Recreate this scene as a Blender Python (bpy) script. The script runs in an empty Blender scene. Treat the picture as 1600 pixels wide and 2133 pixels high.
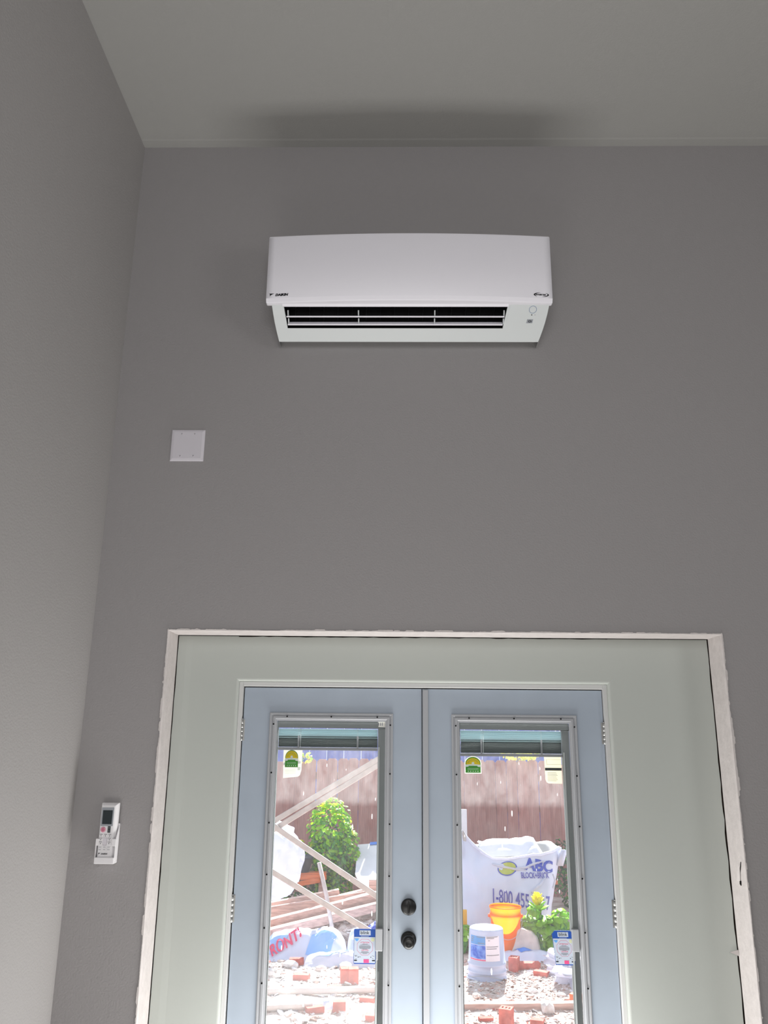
import bpy, bmesh, math, random
from mathutils import Vector, Matrix, noise
random.seed(7)
S = bpy.context.scene
COL = S.collection
PI = math.pi
R = math.radians

# ------------------------------------------------------------ camera
cam_d = bpy.data.cameras.new('camera')
cam = bpy.data.objects.new('camera', cam_d)
COL.objects.link(cam)
CAM = Vector((-0.1129, -3.6417, 1.8213))
pitch, yaw, roll = R(15.778), R(-1.1024), R(0.597)
fw = Vector((math.sin(yaw)*math.cos(pitch), math.cos(yaw)*math.cos(pitch), math.sin(pitch)))
r0 = Vector((math.cos(yaw), -math.sin(yaw), 0))
u0 = r0.cross(fw)
rt = math.cos(roll)*r0 + math.sin(roll)*u0
up = -math.sin(roll)*r0 + math.cos(roll)*u0
M = Matrix((rt, up, -fw)).transposed().to_4x4()
M.translation = CAM
cam.matrix_world = M
cam_d.sensor_fit = 'VERTICAL'
cam_d.sensor_height = 36.0
cam_d.lens = 1680.0*36.0/2133.0
cam_d.clip_start = 0.05
S.camera = cam

# ------------------------------------------------------------ light
S.view_settings.view_transform = 'Standard'
S.view_settings.look = 'None'
S.view_settings.gamma = 1.0
S.view_settings.use_curve_mapping = False
S.view_settings.exposure = 0.0
w = bpy.data.worlds.new('sky'); S.world = w; w.use_nodes = True
bg = w.node_tree.nodes['Background']
bg.inputs['Color'].default_value = (0.74, 0.85, 1.0, 1)
bg.inputs['Strength'].default_value = 1.35

def lamp(name, typ, loc, rot, energy, color=(1, 1, 1), **k):
    d = bpy.data.lights.new(name, typ); d.energy = energy; d.color = color
    for a, b in k.items(): setattr(d, a, b)
    o = bpy.data.objects.new(name, d); o.location = loc; o.rotation_euler = rot
    COL.objects.link(o); return o
# afternoon sun from behind the fence, a little from the right
SUN_EL, SUN_AZ = R(38), R(7)
sd = Vector((-math.sin(SUN_AZ)*math.cos(SUN_EL), -math.cos(SUN_AZ)*math.cos(SUN_EL), -math.sin(SUN_EL)))
lamp('sun', 'SUN', (1, 12, 9), sd.to_track_quat('-Z', 'Y').to_euler(), 18.0, (1.0, 0.98, 0.95), angle=R(0.6))
# fill lamps added as daylight of unseen windows, behind the camera and at right
lamp('daylight_fill_rear', 'AREA', (-0.3, -6.2, 3.4), (R(90), 0, 0), 90, (0.98, 0.98, 1.0), shape='RECTANGLE', size=3.0, size_y=1.8)
lamp('daylight_fill_right', 'AREA', (4.1, -3.6, 2.9), (R(90), 0, R(90)), 44, (1.0, 0.99, 0.98), shape='RECTANGLE', size=1.8, size_y=1.4)
# lamps added to boost the sunlit floor's bounce: at the sill and further in
lamp('sill_bounce_fill', 'AREA', (0.0, -0.16, 0.06), (R(180), 0, 0), 44, (1.0, 0.99, 0.97), shape='RECTANGLE', size=1.45, size_y=0.50)
lamp('floor_bounce_fill', 'AREA', (-0.95, -2.4, 0.06), (R(180), 0, 0), 24, (1.0, 0.99, 0.97), shape='RECTANGLE', size=1.4, size_y=1.3)

# ------------------------------------------------------------ materials
def lin(c):
    def f(v):
        v /= 255.0
        return v/12.92 if v <= 0.04045 else ((v+0.055)/1.055)**2.4
    return (f(c[0]), f(c[1]), f(c[2]), 1)

def mat(name, rgb, rough=0.6, spec=0.4, metal=0.0, var=0.0, vscale=8.0, rgb2=None, bump=0.0, bscale=100.0, stretch=(1, 1, 1), trans=0.0, detail=3.0, rand=0.0, bdist=0.002, alpha_t=0.0):
    m = bpy.data.materials.new(name); m.use_nodes = True
    nt = m.node_tree; N = nt.nodes; L = nt.links
    b = N['Principled BSDF']; out = N['Material Output']
    b.inputs['Roughness'].default_value = rough
    b.inputs['Specular IOR Level'].default_value = spec
    b.inputs['Metallic'].default_value = metal
    c = lin(rgb); src = None
    tc = N.new('ShaderNodeTexCoord'); mp = N.new('ShaderNodeMapping'); mp.inputs['Scale'].default_value = stretch
    L.new(tc.outputs['Object'], mp.inputs['Vector'])
    if var > 0 or rgb2:
        n = N.new('ShaderNodeTexNoise'); n.inputs['Scale'].default_value = vscale; n.inputs['Detail'].default_value = detail
        L.new(mp.outputs['Vector'], n.inputs['Vector'])
        cr = N.new('ShaderNodeValToRGB')
        cr.color_ramp.elements[0].position = 0.35; cr.color_ramp.elements[1].position = 0.65
        if rgb2: cr.color_ramp.elements[0].color = lin(rgb2); cr.color_ramp.elements[1].color = c
        else:
            cr.color_ramp.elements[0].color = tuple(v*(1-var) for v in c[:3])+(1,)
            cr.color_ramp.elements[1].color = tuple(min(1, v*(1+var)) for v in c[:3])+(1,)
        L.new(n.outputs['Fac'], cr.inputs['Fac']); src = cr.outputs['Color']
    if rand > 0:
        oi = N.new('ShaderNodeObjectInfo'); hs = N.new('ShaderNodeHueSaturation')
        mr = N.new('ShaderNodeMapRange'); mr.inputs['To Min'].default_value = 1-rand; mr.inputs['To Max'].default_value = 1+rand
        L.new(oi.outputs['Random'], mr.inputs['Value']); L.new(mr.outputs['Result'], hs.inputs['Value'])
        hs.inputs['Color'].default_value = c
        if src: L.new(src, hs.inputs['Color'])
        src = hs.outputs['Color']
    if src: L.new(src, b.inputs['Base Color'])
    else: b.inputs['Base Color'].default_value = c
    if bump > 0:
        n = N.new('ShaderNodeTexNoise'); n.inputs['Scale'].default_value = bscale; n.inputs['Detail'].default_value = 4
        L.new(mp.outputs['Vector'], n.inputs['Vector'])
        bp = N.new('ShaderNodeBump'); bp.inputs['Strength'].default_value = bump; bp.inputs['Distance'].default_value = bdist
        L.new(n.outputs['Fac'], bp.inputs['Height']); L.new(bp.outputs['Normal'], b.inputs['Normal'])
    sh = b.outputs['BSDF']
    if trans > 0:
        t = N.new('ShaderNodeBsdfTranslucent'); mx = N.new('ShaderNodeMixShader'); mx.inputs[0].default_value = trans
        if src: L.new(src, t.inputs['Color'])
        else: t.inputs['Color'].default_value = c
        L.new(sh, mx.inputs[1]); L.new(t.outputs[0], mx.inputs[2]); sh = mx.outputs[0]
    if alpha_t > 0:
        t = N.new('ShaderNodeBsdfTransparent'); mx = N.new('ShaderNodeMixShader'); mx.inputs[0].default_value = alpha_t
        L.new(sh, mx.inputs[1]); L.new(t.outputs[0], mx.inputs[2]); sh = mx.outputs[0]
    L.new(sh, out.inputs['Surface'])
    return m

def glass_mat(name, dusty):
    m = bpy.data.materials.new(name); m.use_nodes = True
    nt = m.node_tree; N = nt.nodes; L = nt.links
    N.remove(N['Principled BSDF']); out = N['Material Output']
    tr = N.new('ShaderNodeBsdfTransparent'); tr.inputs['Color'].default_value = (0.985, 0.99, 0.99, 1)
    gl = N.new('ShaderNodeBsdfGlossy'); gl.inputs['Roughness'].default_value = 0.02
    fr = N.new('ShaderNodeFresnel'); fr.inputs['IOR'].default_value = 1.3
    mx = N.new('ShaderNodeMixShader')
    L.new(fr.outputs[0], mx.inputs[0]); L.new(tr.outputs[0], mx.inputs[1]); L.new(gl.outputs[0], mx.inputs[2])
    sh = mx.outputs[0]
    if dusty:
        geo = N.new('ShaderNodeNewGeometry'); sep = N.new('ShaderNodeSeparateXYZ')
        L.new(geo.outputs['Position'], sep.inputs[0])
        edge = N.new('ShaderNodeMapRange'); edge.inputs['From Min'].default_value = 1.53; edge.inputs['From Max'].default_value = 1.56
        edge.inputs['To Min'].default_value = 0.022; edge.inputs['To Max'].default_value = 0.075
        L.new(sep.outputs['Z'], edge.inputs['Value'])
        # streaky dust film; its brighter upper band is glass haze painted in
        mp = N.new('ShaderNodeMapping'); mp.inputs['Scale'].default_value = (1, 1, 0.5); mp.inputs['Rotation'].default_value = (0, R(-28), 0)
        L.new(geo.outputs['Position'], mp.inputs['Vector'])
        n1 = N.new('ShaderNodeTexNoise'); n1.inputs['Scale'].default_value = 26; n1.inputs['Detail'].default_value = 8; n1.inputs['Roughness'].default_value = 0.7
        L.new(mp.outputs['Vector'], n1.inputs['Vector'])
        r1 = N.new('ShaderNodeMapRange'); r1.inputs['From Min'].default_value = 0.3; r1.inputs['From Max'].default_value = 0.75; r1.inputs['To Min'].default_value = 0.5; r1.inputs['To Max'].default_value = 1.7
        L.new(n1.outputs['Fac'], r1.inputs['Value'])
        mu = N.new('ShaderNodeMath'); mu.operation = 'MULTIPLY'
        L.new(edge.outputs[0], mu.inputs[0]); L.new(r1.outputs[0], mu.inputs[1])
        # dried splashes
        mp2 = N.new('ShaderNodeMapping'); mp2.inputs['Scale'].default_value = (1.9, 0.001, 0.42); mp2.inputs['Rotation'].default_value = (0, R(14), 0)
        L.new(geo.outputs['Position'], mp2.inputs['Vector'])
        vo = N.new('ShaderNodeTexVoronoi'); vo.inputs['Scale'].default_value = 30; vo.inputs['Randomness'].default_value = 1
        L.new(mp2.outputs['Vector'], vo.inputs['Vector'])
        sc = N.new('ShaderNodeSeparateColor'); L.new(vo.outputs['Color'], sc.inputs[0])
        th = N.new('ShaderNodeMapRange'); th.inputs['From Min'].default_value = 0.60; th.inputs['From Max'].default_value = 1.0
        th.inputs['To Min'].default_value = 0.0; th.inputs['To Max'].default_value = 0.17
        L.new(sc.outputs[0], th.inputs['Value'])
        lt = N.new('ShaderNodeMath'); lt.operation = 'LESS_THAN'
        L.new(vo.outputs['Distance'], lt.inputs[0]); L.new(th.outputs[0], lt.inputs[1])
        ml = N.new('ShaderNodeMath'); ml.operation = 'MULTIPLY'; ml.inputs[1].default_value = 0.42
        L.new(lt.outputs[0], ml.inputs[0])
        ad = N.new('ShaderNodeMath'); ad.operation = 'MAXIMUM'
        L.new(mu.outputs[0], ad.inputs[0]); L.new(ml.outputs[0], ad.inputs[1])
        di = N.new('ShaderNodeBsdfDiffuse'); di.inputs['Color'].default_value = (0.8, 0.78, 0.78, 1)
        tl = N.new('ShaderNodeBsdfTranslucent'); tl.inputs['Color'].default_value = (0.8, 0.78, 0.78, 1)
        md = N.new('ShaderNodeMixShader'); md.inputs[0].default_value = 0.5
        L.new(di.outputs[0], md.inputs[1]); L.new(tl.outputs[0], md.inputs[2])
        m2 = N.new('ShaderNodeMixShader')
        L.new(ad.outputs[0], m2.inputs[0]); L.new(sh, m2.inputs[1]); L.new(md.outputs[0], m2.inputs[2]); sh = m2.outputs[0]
    L.new(sh, out.inputs['Surface'])
    return m

WALL = mat('grey_wall_paint', (150, 147, 147), 0.55, 0.3, bump=0.5, bscale=120, bdist=0.003)
LWALL = mat('grey_left_wall_paint', (164, 161, 160), 0.55, 0.3, bump=0.5, bscale=120, bdist=0.003)
CEIL = mat('ceiling_paint', (164, 163, 160), 0.7, 0.2, bump=0.25, bscale=120, bdist=0.003)
PRIMER = mat('pale_green_primer', (174, 178, 173), 0.6, 0.3, bump=0.1, bscale=60)
PLASTER = mat('torn_plaster', (198, 192, 190), 0.9, 0.1, var=0.05, vscale=30, bump=0.35, bscale=90, bdist=0.004, detail=8)
GAPW = mat('bare_wood_behind_gap', (70, 55, 48), 0.9, 0.1, var=0.3, vscale=20)
FLOOR = mat('concrete_floor', (188, 184, 178), 0.5, 0.4, var=0.08, vscale=3)
JAMB = mat('white_jamb_paint', (192, 192, 191), 0.45, 0.4)
DOORM = mat('door_paint', (152, 162, 174), 0.4, 0.4, var=0.03, vscale=5)
LITE = mat('lite_frame_plastic', (156, 158, 162), 0.4, 0.4)
SPACER = mat('grey_spacer', (150, 155, 155), 0.5, 0.3)
BLACK = mat('matte_black_metal', (14, 13, 14), 0.35, 0.5)
HOLE = mat('screw_hole', (10, 10, 10), 0.8, 0.1)
STEEL = mat('brushed_steel', (170, 170, 168), 0.35, 0.5, 0.8)
SLAT = mat('blind_slat', (226, 240, 242), 0.4, 0.4, trans=0.75)
SLAT_SHADE = mat('stacked_slat_shade', (84, 92, 92), 0.35, 0.4)  # white slats again, the shade of the closed stack put into a darker grey
CORD = mat('white_ladder_cord', (226, 232, 232), 0.8, 0.1)
GLASS = glass_mat('clear_glass', False)
DUSTY_HAZE = glass_mat('dusty_haze_glass', True)
ACW = mat('white_appliance_plastic', (236, 234, 240), 0.35, 0.4)
ACG = mat('white_housing_plastic', (210, 214, 214), 0.4, 0.4)
ACD = mat('dark_vent_interior', (8, 8, 10), 0.7, 0.2)
ACV = mat('dark_vane', (26, 28, 30), 0.5, 0.3)
INK = mat('black_ink', (22, 22, 26), 0.6, 0.2)
GREYP = mat('grey_plastic', (150, 154, 160), 0.5, 0.3)
BLUEL = mat('blue_ring', (110, 130, 165), 0.5, 0.3)
PLATEW = mat('white_cover_plate', (208, 204, 210), 0.35, 0.4)
SLOT = mat('screw_slot', (60, 58, 60), 0.5, 0.4)
RBODY = mat('remote_white', (226, 224, 226), 0.4, 0.4)
LCD = mat('lcd_dark', (38, 46, 50), 0.2, 0.5)
PINK = mat('pink_button', (205, 140, 158), 0.5, 0.3)
ROSE = mat('rose_symbol', (172, 70, 100), 0.5, 0.3)
DKGREY = mat('dark_grey_key', (62, 66, 68), 0.5, 0.3)
INKG = mat('grey_ink', (126, 128, 136), 0.7, 0.2)
PAPER = mat('white_paper', (240, 240, 234), 0.8, 0.2, trans=0.35)
CREAM = mat('cream_paper', (246, 242, 226), 0.8, 0.2, trans=0.4)
GREEN = mat('sticker_green', (76, 160, 62), 0.6, 0.3, trans=0.25)
YELLOW = mat('sticker_yellow', (240, 214, 40), 0.6, 0.3, trans=0.25)
OLIVE = mat('sticker_outline_green', (120, 150, 90), 0.6, 0.3)
PALEB = mat('sticker_ribbon', (214, 222, 214), 0.6, 0.3)
SIGNB = mat('sign_blue', (32, 72, 150), 0.4, 0.4)
SIGNW = mat('sign_white', (172, 181, 195), 0.45, 0.4)
SIGNR = mat('sign_red', (184, 84, 108), 0.6, 0.3)
SIGNP = mat('sign_pink', (206, 76, 126), 0.6, 0.3)
SIGNK = mat('sign_lightblue', (88, 146, 206), 0.6, 0.3)
SIGNY = mat('sign_sage', (186, 190, 156), 0.6, 0.3)
# outdoors
SOIL = mat('dusty_ground', (216, 202, 195), 0.95, 0.1, rgb2=(178, 150, 140), vscale=7, bump=0.9, bscale=45, bdist=0.03, detail=8)
FENCE = mat('weathered_redwood', (164, 118, 112), 0.85, 0.15, var=0.18, vscale=6, stretch=(9, 9, 0.7), bump=0.4, bscale=40, rand=0.16)
RAIL = mat('fence_rail_wood', (124, 96, 88), 0.9, 0.1, var=0.2, vscale=8, stretch=(0.6, 6, 6))
BLUEW = mat('blue_board_wall', (52, 92, 196), 0.8, 0.2, var=0.15, vscale=4, stretch=(6, 6, 0.6))
POLE = mat('pale_grey_pole', (196, 186, 180), 0.5, 0.4, var=0.12, vscale=14)
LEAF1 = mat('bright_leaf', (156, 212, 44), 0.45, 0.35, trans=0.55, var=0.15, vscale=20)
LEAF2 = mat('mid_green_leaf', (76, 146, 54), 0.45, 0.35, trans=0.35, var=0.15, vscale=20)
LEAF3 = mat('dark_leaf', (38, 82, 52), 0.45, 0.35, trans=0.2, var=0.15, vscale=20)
LEAFY = mat('yellow_leaf', (236, 228, 48), 0.5, 0.3, trans=0.6)
STEM = mat('brown_stem', (96, 76, 58), 0.85, 0.1, var=0.2, vscale=20)
BAGW = mat('white_woven_plastic', (216, 222, 242), 0.45, 0.35, trans=0.16, var=0.05, vscale=3)
BAGIN = mat('grey_bag_lining', (186, 184, 182), 0.6, 0.2)
BAGT = mat('thin_white_plastic', (226, 228, 240), 0.35, 0.4, trans=0.4)
BAGB = mat('blue_bag_print', (158, 196, 246), 0.5, 0.3, trans=0.15)
PRINTB = mat('royal_blue_print', (52, 72, 176), 0.6, 0.2)
PRINTV = mat('violet_blue_print', (82, 82, 170), 0.6, 0.2)
PRINTR = mat('red_print', (222, 70, 110), 0.6, 0.2)
LIME = mat('lime_print', (170, 180, 80), 0.6, 0.2)
ORANGE = mat('orange_bucket_plastic', (255, 138, 22), 0.35, 0.4, trans=0.5)
PAIL = mat('white_pail_plastic', (194, 203, 228), 0.3, 0.45, trans=0.12)
WIRE = mat('wire_handle', (186, 186, 192), 0.35, 0.5, 0.6)
LABELW = mat('label_paper', (226, 222, 232), 0.6, 0.3)
LABELB = mat('label_blue', (44, 84, 190), 0.5, 0.3, rgb2=(120, 160, 230), vscale=26)
BRICK = mat('red_brick', (196, 112, 102), 0.9, 0.1, var=0.2, vscale=20, bump=0.5, bscale=90, rand=0.14)
STONE = mat('beige_stone', (210, 198, 192), 0.9, 0.1, var=0.12, vscale=9, bump=0.5, bscale=30, bdist=0.01)
CONC = mat('grey_concrete', (216, 212, 210), 0.95, 0.1, var=0.14, vscale=20, bump=0.6, bscale=60)
TIMBER = mat('old_timber', (204, 174, 164), 0.85, 0.1, var=0.2, vscale=7, stretch=(0.5, 8, 8), bump=0.4, bscale=30)
ORWOOD = mat('orange_stained_wood', (206, 116, 76), 0.7, 0.2, var=0.12, vscale=7, stretch=(0.6, 8, 8))
BOARDW = mat('white_painted_board', (226, 222, 226), 0.6, 0.3, var=0.05, vscale=5)
POT = mat('black_nursery_pot', (46, 52, 66), 0.5, 0.4)
TAPE = mat('blue_tape', (70, 130, 220), 0.5, 0.3)
YELB = mat('yellow_plastic', (228, 182, 60), 0.5, 0.3, trans=0.2)
HOUSE = mat('outer_sheathing', (190, 186, 180), 0.9, 0.1)

# ------------------------------------------------------------ helpers
OFF = {}
def off(o):
    return OFF.get(o.name, Vector((0, 0, 0)))

class MB:
    """collects shapes (world coordinates) and links them as one mesh object"""
    def __init__(s): s.bm = bmesh.new(); s.mi = 0
    def face(s, vs):
        try:
            f = s.bm.faces.new([s.bm.verts.new(v) for v in vs]); f.material_index = s.mi; return f
        except ValueError: return None
    def box(s, x0, x1, y0, y1, z0, z1, rot=None):
        P = [Vector((x, y, z)) for z in (z0, z1) for y in (y0, y1) for x in (x0, x1)]
        if rot:
            c = Vector(((x0+x1)/2, (y0+y1)/2, (z0+z1)/2)); P = [c + rot @ (p-c) for p in P]
        v = [s.bm.verts.new(p) for p in P]
        for f in ((0, 2, 3, 1), (4, 5, 7, 6), (0, 1, 5, 4), (2, 6, 7, 3), (0, 4, 6, 2), (1, 3, 7, 5)):
            g = s.bm.faces.new([v[i] for i in f]); g.material_index = s.mi
        return v
    def beam(s, p, q, wd, ht, upv=(0, 0, 1)):
        p, q = Vector(p), Vector(q); d = (q-p).normalized(); sd_ = d.cross(Vector(upv)).normalized(); u = sd_.cross(d)
        P = [e + sd_*a*wd/2 + u*b*ht/2 for e in (p, q) for a, b in ((-1, -1), (1, -1), (1, 1), (-1, 1))]
        v = [s.bm.verts.new(k) for k in P]
        for f in ((0, 1, 2, 3), (7, 6, 5, 4), (0, 4, 5, 1), (1, 5, 6, 2), (2, 6, 7, 3), (3, 7, 4, 0)):
            g = s.bm.faces.new([v[i] for i in f]); g.material_index = s.mi
    def prism(s, pts, vec):
        """closed polygon pts (3D) swept by vec"""
        vec = Vector(vec); a = [s.bm.verts.new(p) for p in pts]; b = [s.bm.verts.new(Vector(p)+vec) for p in pts]
        n = len(pts)
        for f in [a[::-1], b] + [[a[i], a[(i+1) % n], b[(i+1) % n], b[i]] for i in range(n)]:
            g = s.bm.faces.new(f); g.material_index = s.mi
    def tube(s, pts, r, n=8, cap=True):
        pts = [Vector(p) for p in pts]; rs = r if isinstance(r, (list, tuple)) else [r]*len(pts)
        rings = []; prev = None
        for i, p in enumerate(pts):
            d = (pts[min(i+1, len(pts)-1)] - pts[max(i-1, 0)]).normalized()
            if prev is None:
                a = d.orthogonal().normalized()
            else:
                a = (prev - d*prev.dot(d)).normalized()
            prev = a; b = d.cross(a)
            rings.append([s.bm.verts.new(p + (a*math.cos(2*PI*k/n) + b*math.sin(2*PI*k/n))*rs[i]) for k in range(n)])
        for i in range(len(rings)-1):
            for k in range(n):
                g = s.bm.faces.new([rings[i][k], rings[i][(k+1) % n], rings[i+1][(k+1) % n], rings[i+1][k]]); g.material_index = s.mi; g.smooth = True
        if cap:
            g = s.bm.faces.new(rings[0][::-1]); g.material_index = s.mi
            g = s.bm.faces.new(rings[-1]); g.material_index = s.mi
    def lathe(s, prof, c, n=32, axis=None, smooth=True, closed_ends=True):
        """prof: list of (r, h); axis matrix maps local z to direction"""
        c = Vector(c); A = axis or Matrix.Identity(3); rings = []
        for r, h in prof:
            rings.append([s.bm.verts.new(c + A @ Vector((r*math.cos(2*PI*k/n), r*math.sin(2*PI*k/n), h))) for k in range(n)])
        for i in range(len(rings)-1):
            for k in range(n):
                g = s.bm.faces.new([rings[i][k], rings[i][(k+1) % n], rings[i+1][(k+1) % n], rings[i+1][k]]); g.material_index = s.mi; g.smooth = smooth
        if closed_ends:
            for rg, rv in ((rings[0], True), (rings[-1], False)):
                g = s.bm.faces.new(rg[::-1] if rv else rg); g.material_index = s.mi
    def text(s, txt, size, fmap, bold=0.0, shear=0.0, extrude=0.0, sx=1.0, align='LEFT'):
        cu = bpy.data.curves.new('t', 'FONT'); cu.body = txt; cu.size = size; cu.offset = bold; cu.shear = shear; cu.resolution_u = 3; cu.align_x = align
        ob = bpy.data.objects.new('t', cu); COL.objects.link(ob)
        dg = bpy.context.evaluated_depsgraph_get(); me = bpy.data.meshes.new_from_object(ob.evaluated_get(dg))
        vs = [s.bm.verts.new(fmap(v.co.x*sx, v.co.y)) for v in me.vertices]
        for p in me.polygons:
            try: g = s.bm.faces.new([vs[i] for i in p.vertices]); g.material_index = s.mi
            except ValueError: pass
        bpy.data.objects.remove(ob); bpy.data.curves.remove(cu); bpy.data.meshes.remove(me)
    def build(s, name, m, parent=None, loc=None, bevel=0.0, smooth=False, fix=True, seg=1):
        if bevel > 0:
            bmesh.ops.remove_doubles(s.bm, verts=s.bm.verts, dist=1e-6)
            bmesh.ops.bevel(s.bm, geom=[e for e in s.bm.edges if len(e.link_faces) == 2 and e.calc_face_angle(0) > 0.5], offset=bevel, segments=seg, affect='EDGES', profile=0.6)
        if fix: bmesh.ops.recalc_face_normals(s.bm, faces=s.bm.faces)
        o_ = off(parent) if parent else Vector(loc or (0, 0, 0))
        bmesh.ops.translate(s.bm, verts=s.bm.verts, vec=-o_)
        if smooth:
            for f in s.bm.faces: f.smooth = True
        me = bpy.data.meshes.new(name); s.bm.to_mesh(me); s.bm.free()
        for k in (m if isinstance(m, (list, tuple)) else [m]): me.materials.append(k)
        o = bpy.data.objects.new(name, me); COL.objects.link(o)
        if parent: o.parent = parent
        else: o.location = o_
        OFF[o.name] = o_
        return o

def thing(name, label, cat, loc, group=None):
    o = bpy.data.objects.new(name, None); o.empty_display_size = 0.05; COL.objects.link(o); o.location = loc
    OFF[o.name] = Vector(loc)
    return tag(o, label, cat, group)
def tag(o, label, cat, group=None, kind=None):
    o['label'] = label; o['category'] = cat
    if group: o['group'] = group
    if kind: o['kind'] = kind
    return o
def struct(o):
    o['kind'] = 'structure'; return o
def nz(x, y, z=0.0, sc=1.0):
    return noise.noise(Vector((x*sc, y*sc, z*sc)))

# ------------------------------------------------------------ room shell
XL, XR, YB, ZC = -1.498, 4.25, -6.4, 4.894
OL, OR, OT, YG = -1.153, 1.331, 2.2905, 0.163   # old opening: left, right, top, depth of the infill
b = MB()
b.box(XL-.12, OL, 0, .16, 0, ZC); b.box(OR, XR+.12, 0, .16, 0, ZC); b.box(OL, OR, 0, .16, OT, ZC)
struct(b.build('wall_back', WALL))
b = MB(); b.box(XL-.12, XL, YB, 0, 0, ZC); struct(b.build('wall_left', LWALL))
b = MB(); b.box(XR, XR+.12, YB, 0, 0, ZC); struct(b.build('wall_right', LWALL))
b = MB(); b.box(XL-.12, XR+.12, YB-.12, YB, 0, ZC); struct(b.build('wall_front', LWALL))
b = MB(); b.box(XL-.12, XR+.12, YB-.12, .32, ZC, ZC+.1)
# taped joint that shows as a faint ridge along the back wall
b.prism([(XL, -.062, ZC), (XL, -.050, ZC-.0016), (XL, -.0, ZC-.002), (XL, 0, ZC)], (XR-XL, 0, 0))
struct(b.build('ceiling', CEIL))
b = MB(); b.box(XL-.12, XR+.12, YB-.12, .30, -.12, 0); struct(b.build('floor', FLOOR))
# outer sheathing that carries the door frame
b = MB()
b.box(XL-.12, -.856, .19, .31, -.1, ZC); b.box(.856, XR+.12, .19, .31, -.1, ZC); b.box(-.856, .856, .19, .31, 2.082, ZC)
struct(b.build('wall_outer', [GAPW]))
# raw plaster strips where the old casing was torn off
def torn(name, pts_dir, n, side):
    """side: -1 left, 0 top, 1 right"""
    b = MB(); rows = []
    rnd = random.Random(side+5)
    jag = 0.0
    for i in range(n+1):
        t = i/n
        if rnd.random() < .16: jag = rnd.uniform(0, 1)**2.2
        o1 = .0015 + .0075*jag + rnd.uniform(0, .0016); inn = .0006*nz(t*30, side, 4); dp = YG - .004 + .0015*nz(t*25, side, 7)
        if side == 0:
            x = OL - .004 + (OR-OL+.008)*t; z = OT
            if .17 < t < .205: o1 = .0006
            rows.append([(x, -.0008, z+o1), (x, -.004, z+o1*.8), (x, -.0035, z-.001+inn), (x, .01, z-.004+inn), (x, dp, z-.003)])
        else:
            z = OT + .006 - (OT+.006)*t; x = OL if side < 0 else OR; s_ = side
            if side > 0 and .16 < t < .3: o1 += .004
            rows.append([(x+s_*o1, -.0008, z), (x+s_*o1*.8, -.004, z), (x-s_*(.001+inn), -.0035, z), (x-s_*(.004+inn), .01, z), (x-s_*.003, dp, z)])
    V = [[b.bm.verts.new(p) for p in r_] for r_ in rows]
    for i in range(n):
        for k in range(4): b.bm.faces.new([V[i][k], V[i+1][k], V[i+1][k+1], V[i][k+1]])
    return struct(b.build(name, PLASTER))
torn('trim_1', None, 460, -1); torn('trim_2', None, 480, 0)
t3 = torn('trim_3', None, 460, 1)
b = MB()   # flap of torn paper hanging on the right strip and a splinter below it
b.prism([(OR-.004, .03, 1.342), (OR-.012, .055, 1.318), (OR-.013, .075, 1.262), (OR-.006, .045, 1.27)], (.003, 0, .002))
b.prism([(OR-.006, .15, .962), (OR-.042, .152, .976), (OR-.006, .152, .985)], (0, .002, 0))
b.build('torn_flap', PLASTER, t3)
b = MB(); b.prism([(OR-.0075, .028, 1.345), (OR-.0075, .052, 1.30), (OR-.0075, .06, 1.255), (OR-.0075, .05, 1.25), (OR-.0075, .042, 1.30)], (.003, 0, 0)); b.build('gouge', HOLE, t3)

# pale green infill wall with a hole for the door
HX, HZ = .864, 2.090
b = MB(); rnd = random.Random(3)
def jl(k): return rnd.uniform(.002, .006)
zs = [0]
while zs[-1] < OT-.03: zs.append(zs[-1]+rnd.uniform(.012, .05))
zs[-1] = OT-.006
for sx, X0 in ((-1, OL), (1, OR)):
    prev = None
    for z in zs:
        e = X0 - sx*(.0035+abs(nz(z*6, sx*3, 2))*.007+jl(0)*.3); mid = X0 - sx*.045
        e2 = .003 if sx < 0 else .0
        cur = [b.bm.verts.new(p) for p in ((e, YG+.002, z), (e-sx*.002, YG-.001, z), (mid, YG-(.0014 if sx < 0 else .0002), z), (mid-sx*.030, YG, z), (sx*HX, YG, min(z, OT)))]
        if prev:
            for k in range(4): b.bm.faces.new([prev[k], cur[k], cur[k+1], prev[k+1]])
        prev = cur
xs = [-HX+i*(2*HX)/60 for i in range(61)]
prev = None
for x in xs:
    cur = [b.bm.verts.new((x, YG, HZ)), b.bm.verts.new((x, YG, OT-.006-rnd.uniform(0, .003)))]
    if prev: b.bm.faces.new([prev[0], cur[0], cur[1], prev[1]])
    prev = cur
# rounded return into the door opening
arc = [(math.sin(a)*.012, (1-math.cos(a))*.012) for a in (0, R(22), R(45), R(68), R(90))]
loops = []
for u, d in arc:
    loops.append([(-HX+u, YG+d, 0), (-HX+u, YG+d, HZ-u), (HX-u, YG+d, HZ-u), (HX-u, YG+d, 0)])
loops.append([(-HX+.012, YG+.03, 0), (-HX+.012, YG+.03, HZ-.012), (HX-.012, YG+.03, HZ-.012), (HX-.012, YG+.03, 0)])
for a, c in zip(loops, loops[1:]):
    for i in range(3): b.face([a[i], a[i+1], c[i+1], c[i]])
wd_ = b.build('wall_door', PRIMER)
struct(wd_)
# door frame
b = MB()
b.box(-.853, -.834, .185, .31, 0, 2.078); b.box(.8345, .853, .185, .31, 0, 2.078); b.box(-.834, .8345, .185, .31, 2.056, 2.078)
b.box(-.834, -.815, .256, .31, 0, 2.056); b.box(.815, .8345, .256, .31, 0, 2.056); b.box(-.815, .815, .256, .31, 2.035, 2.056)
b.box(-.853, .853, .17, .34, 0, .018)
struct(b.build('trim_4', JAMB, bevel=.002))

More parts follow.
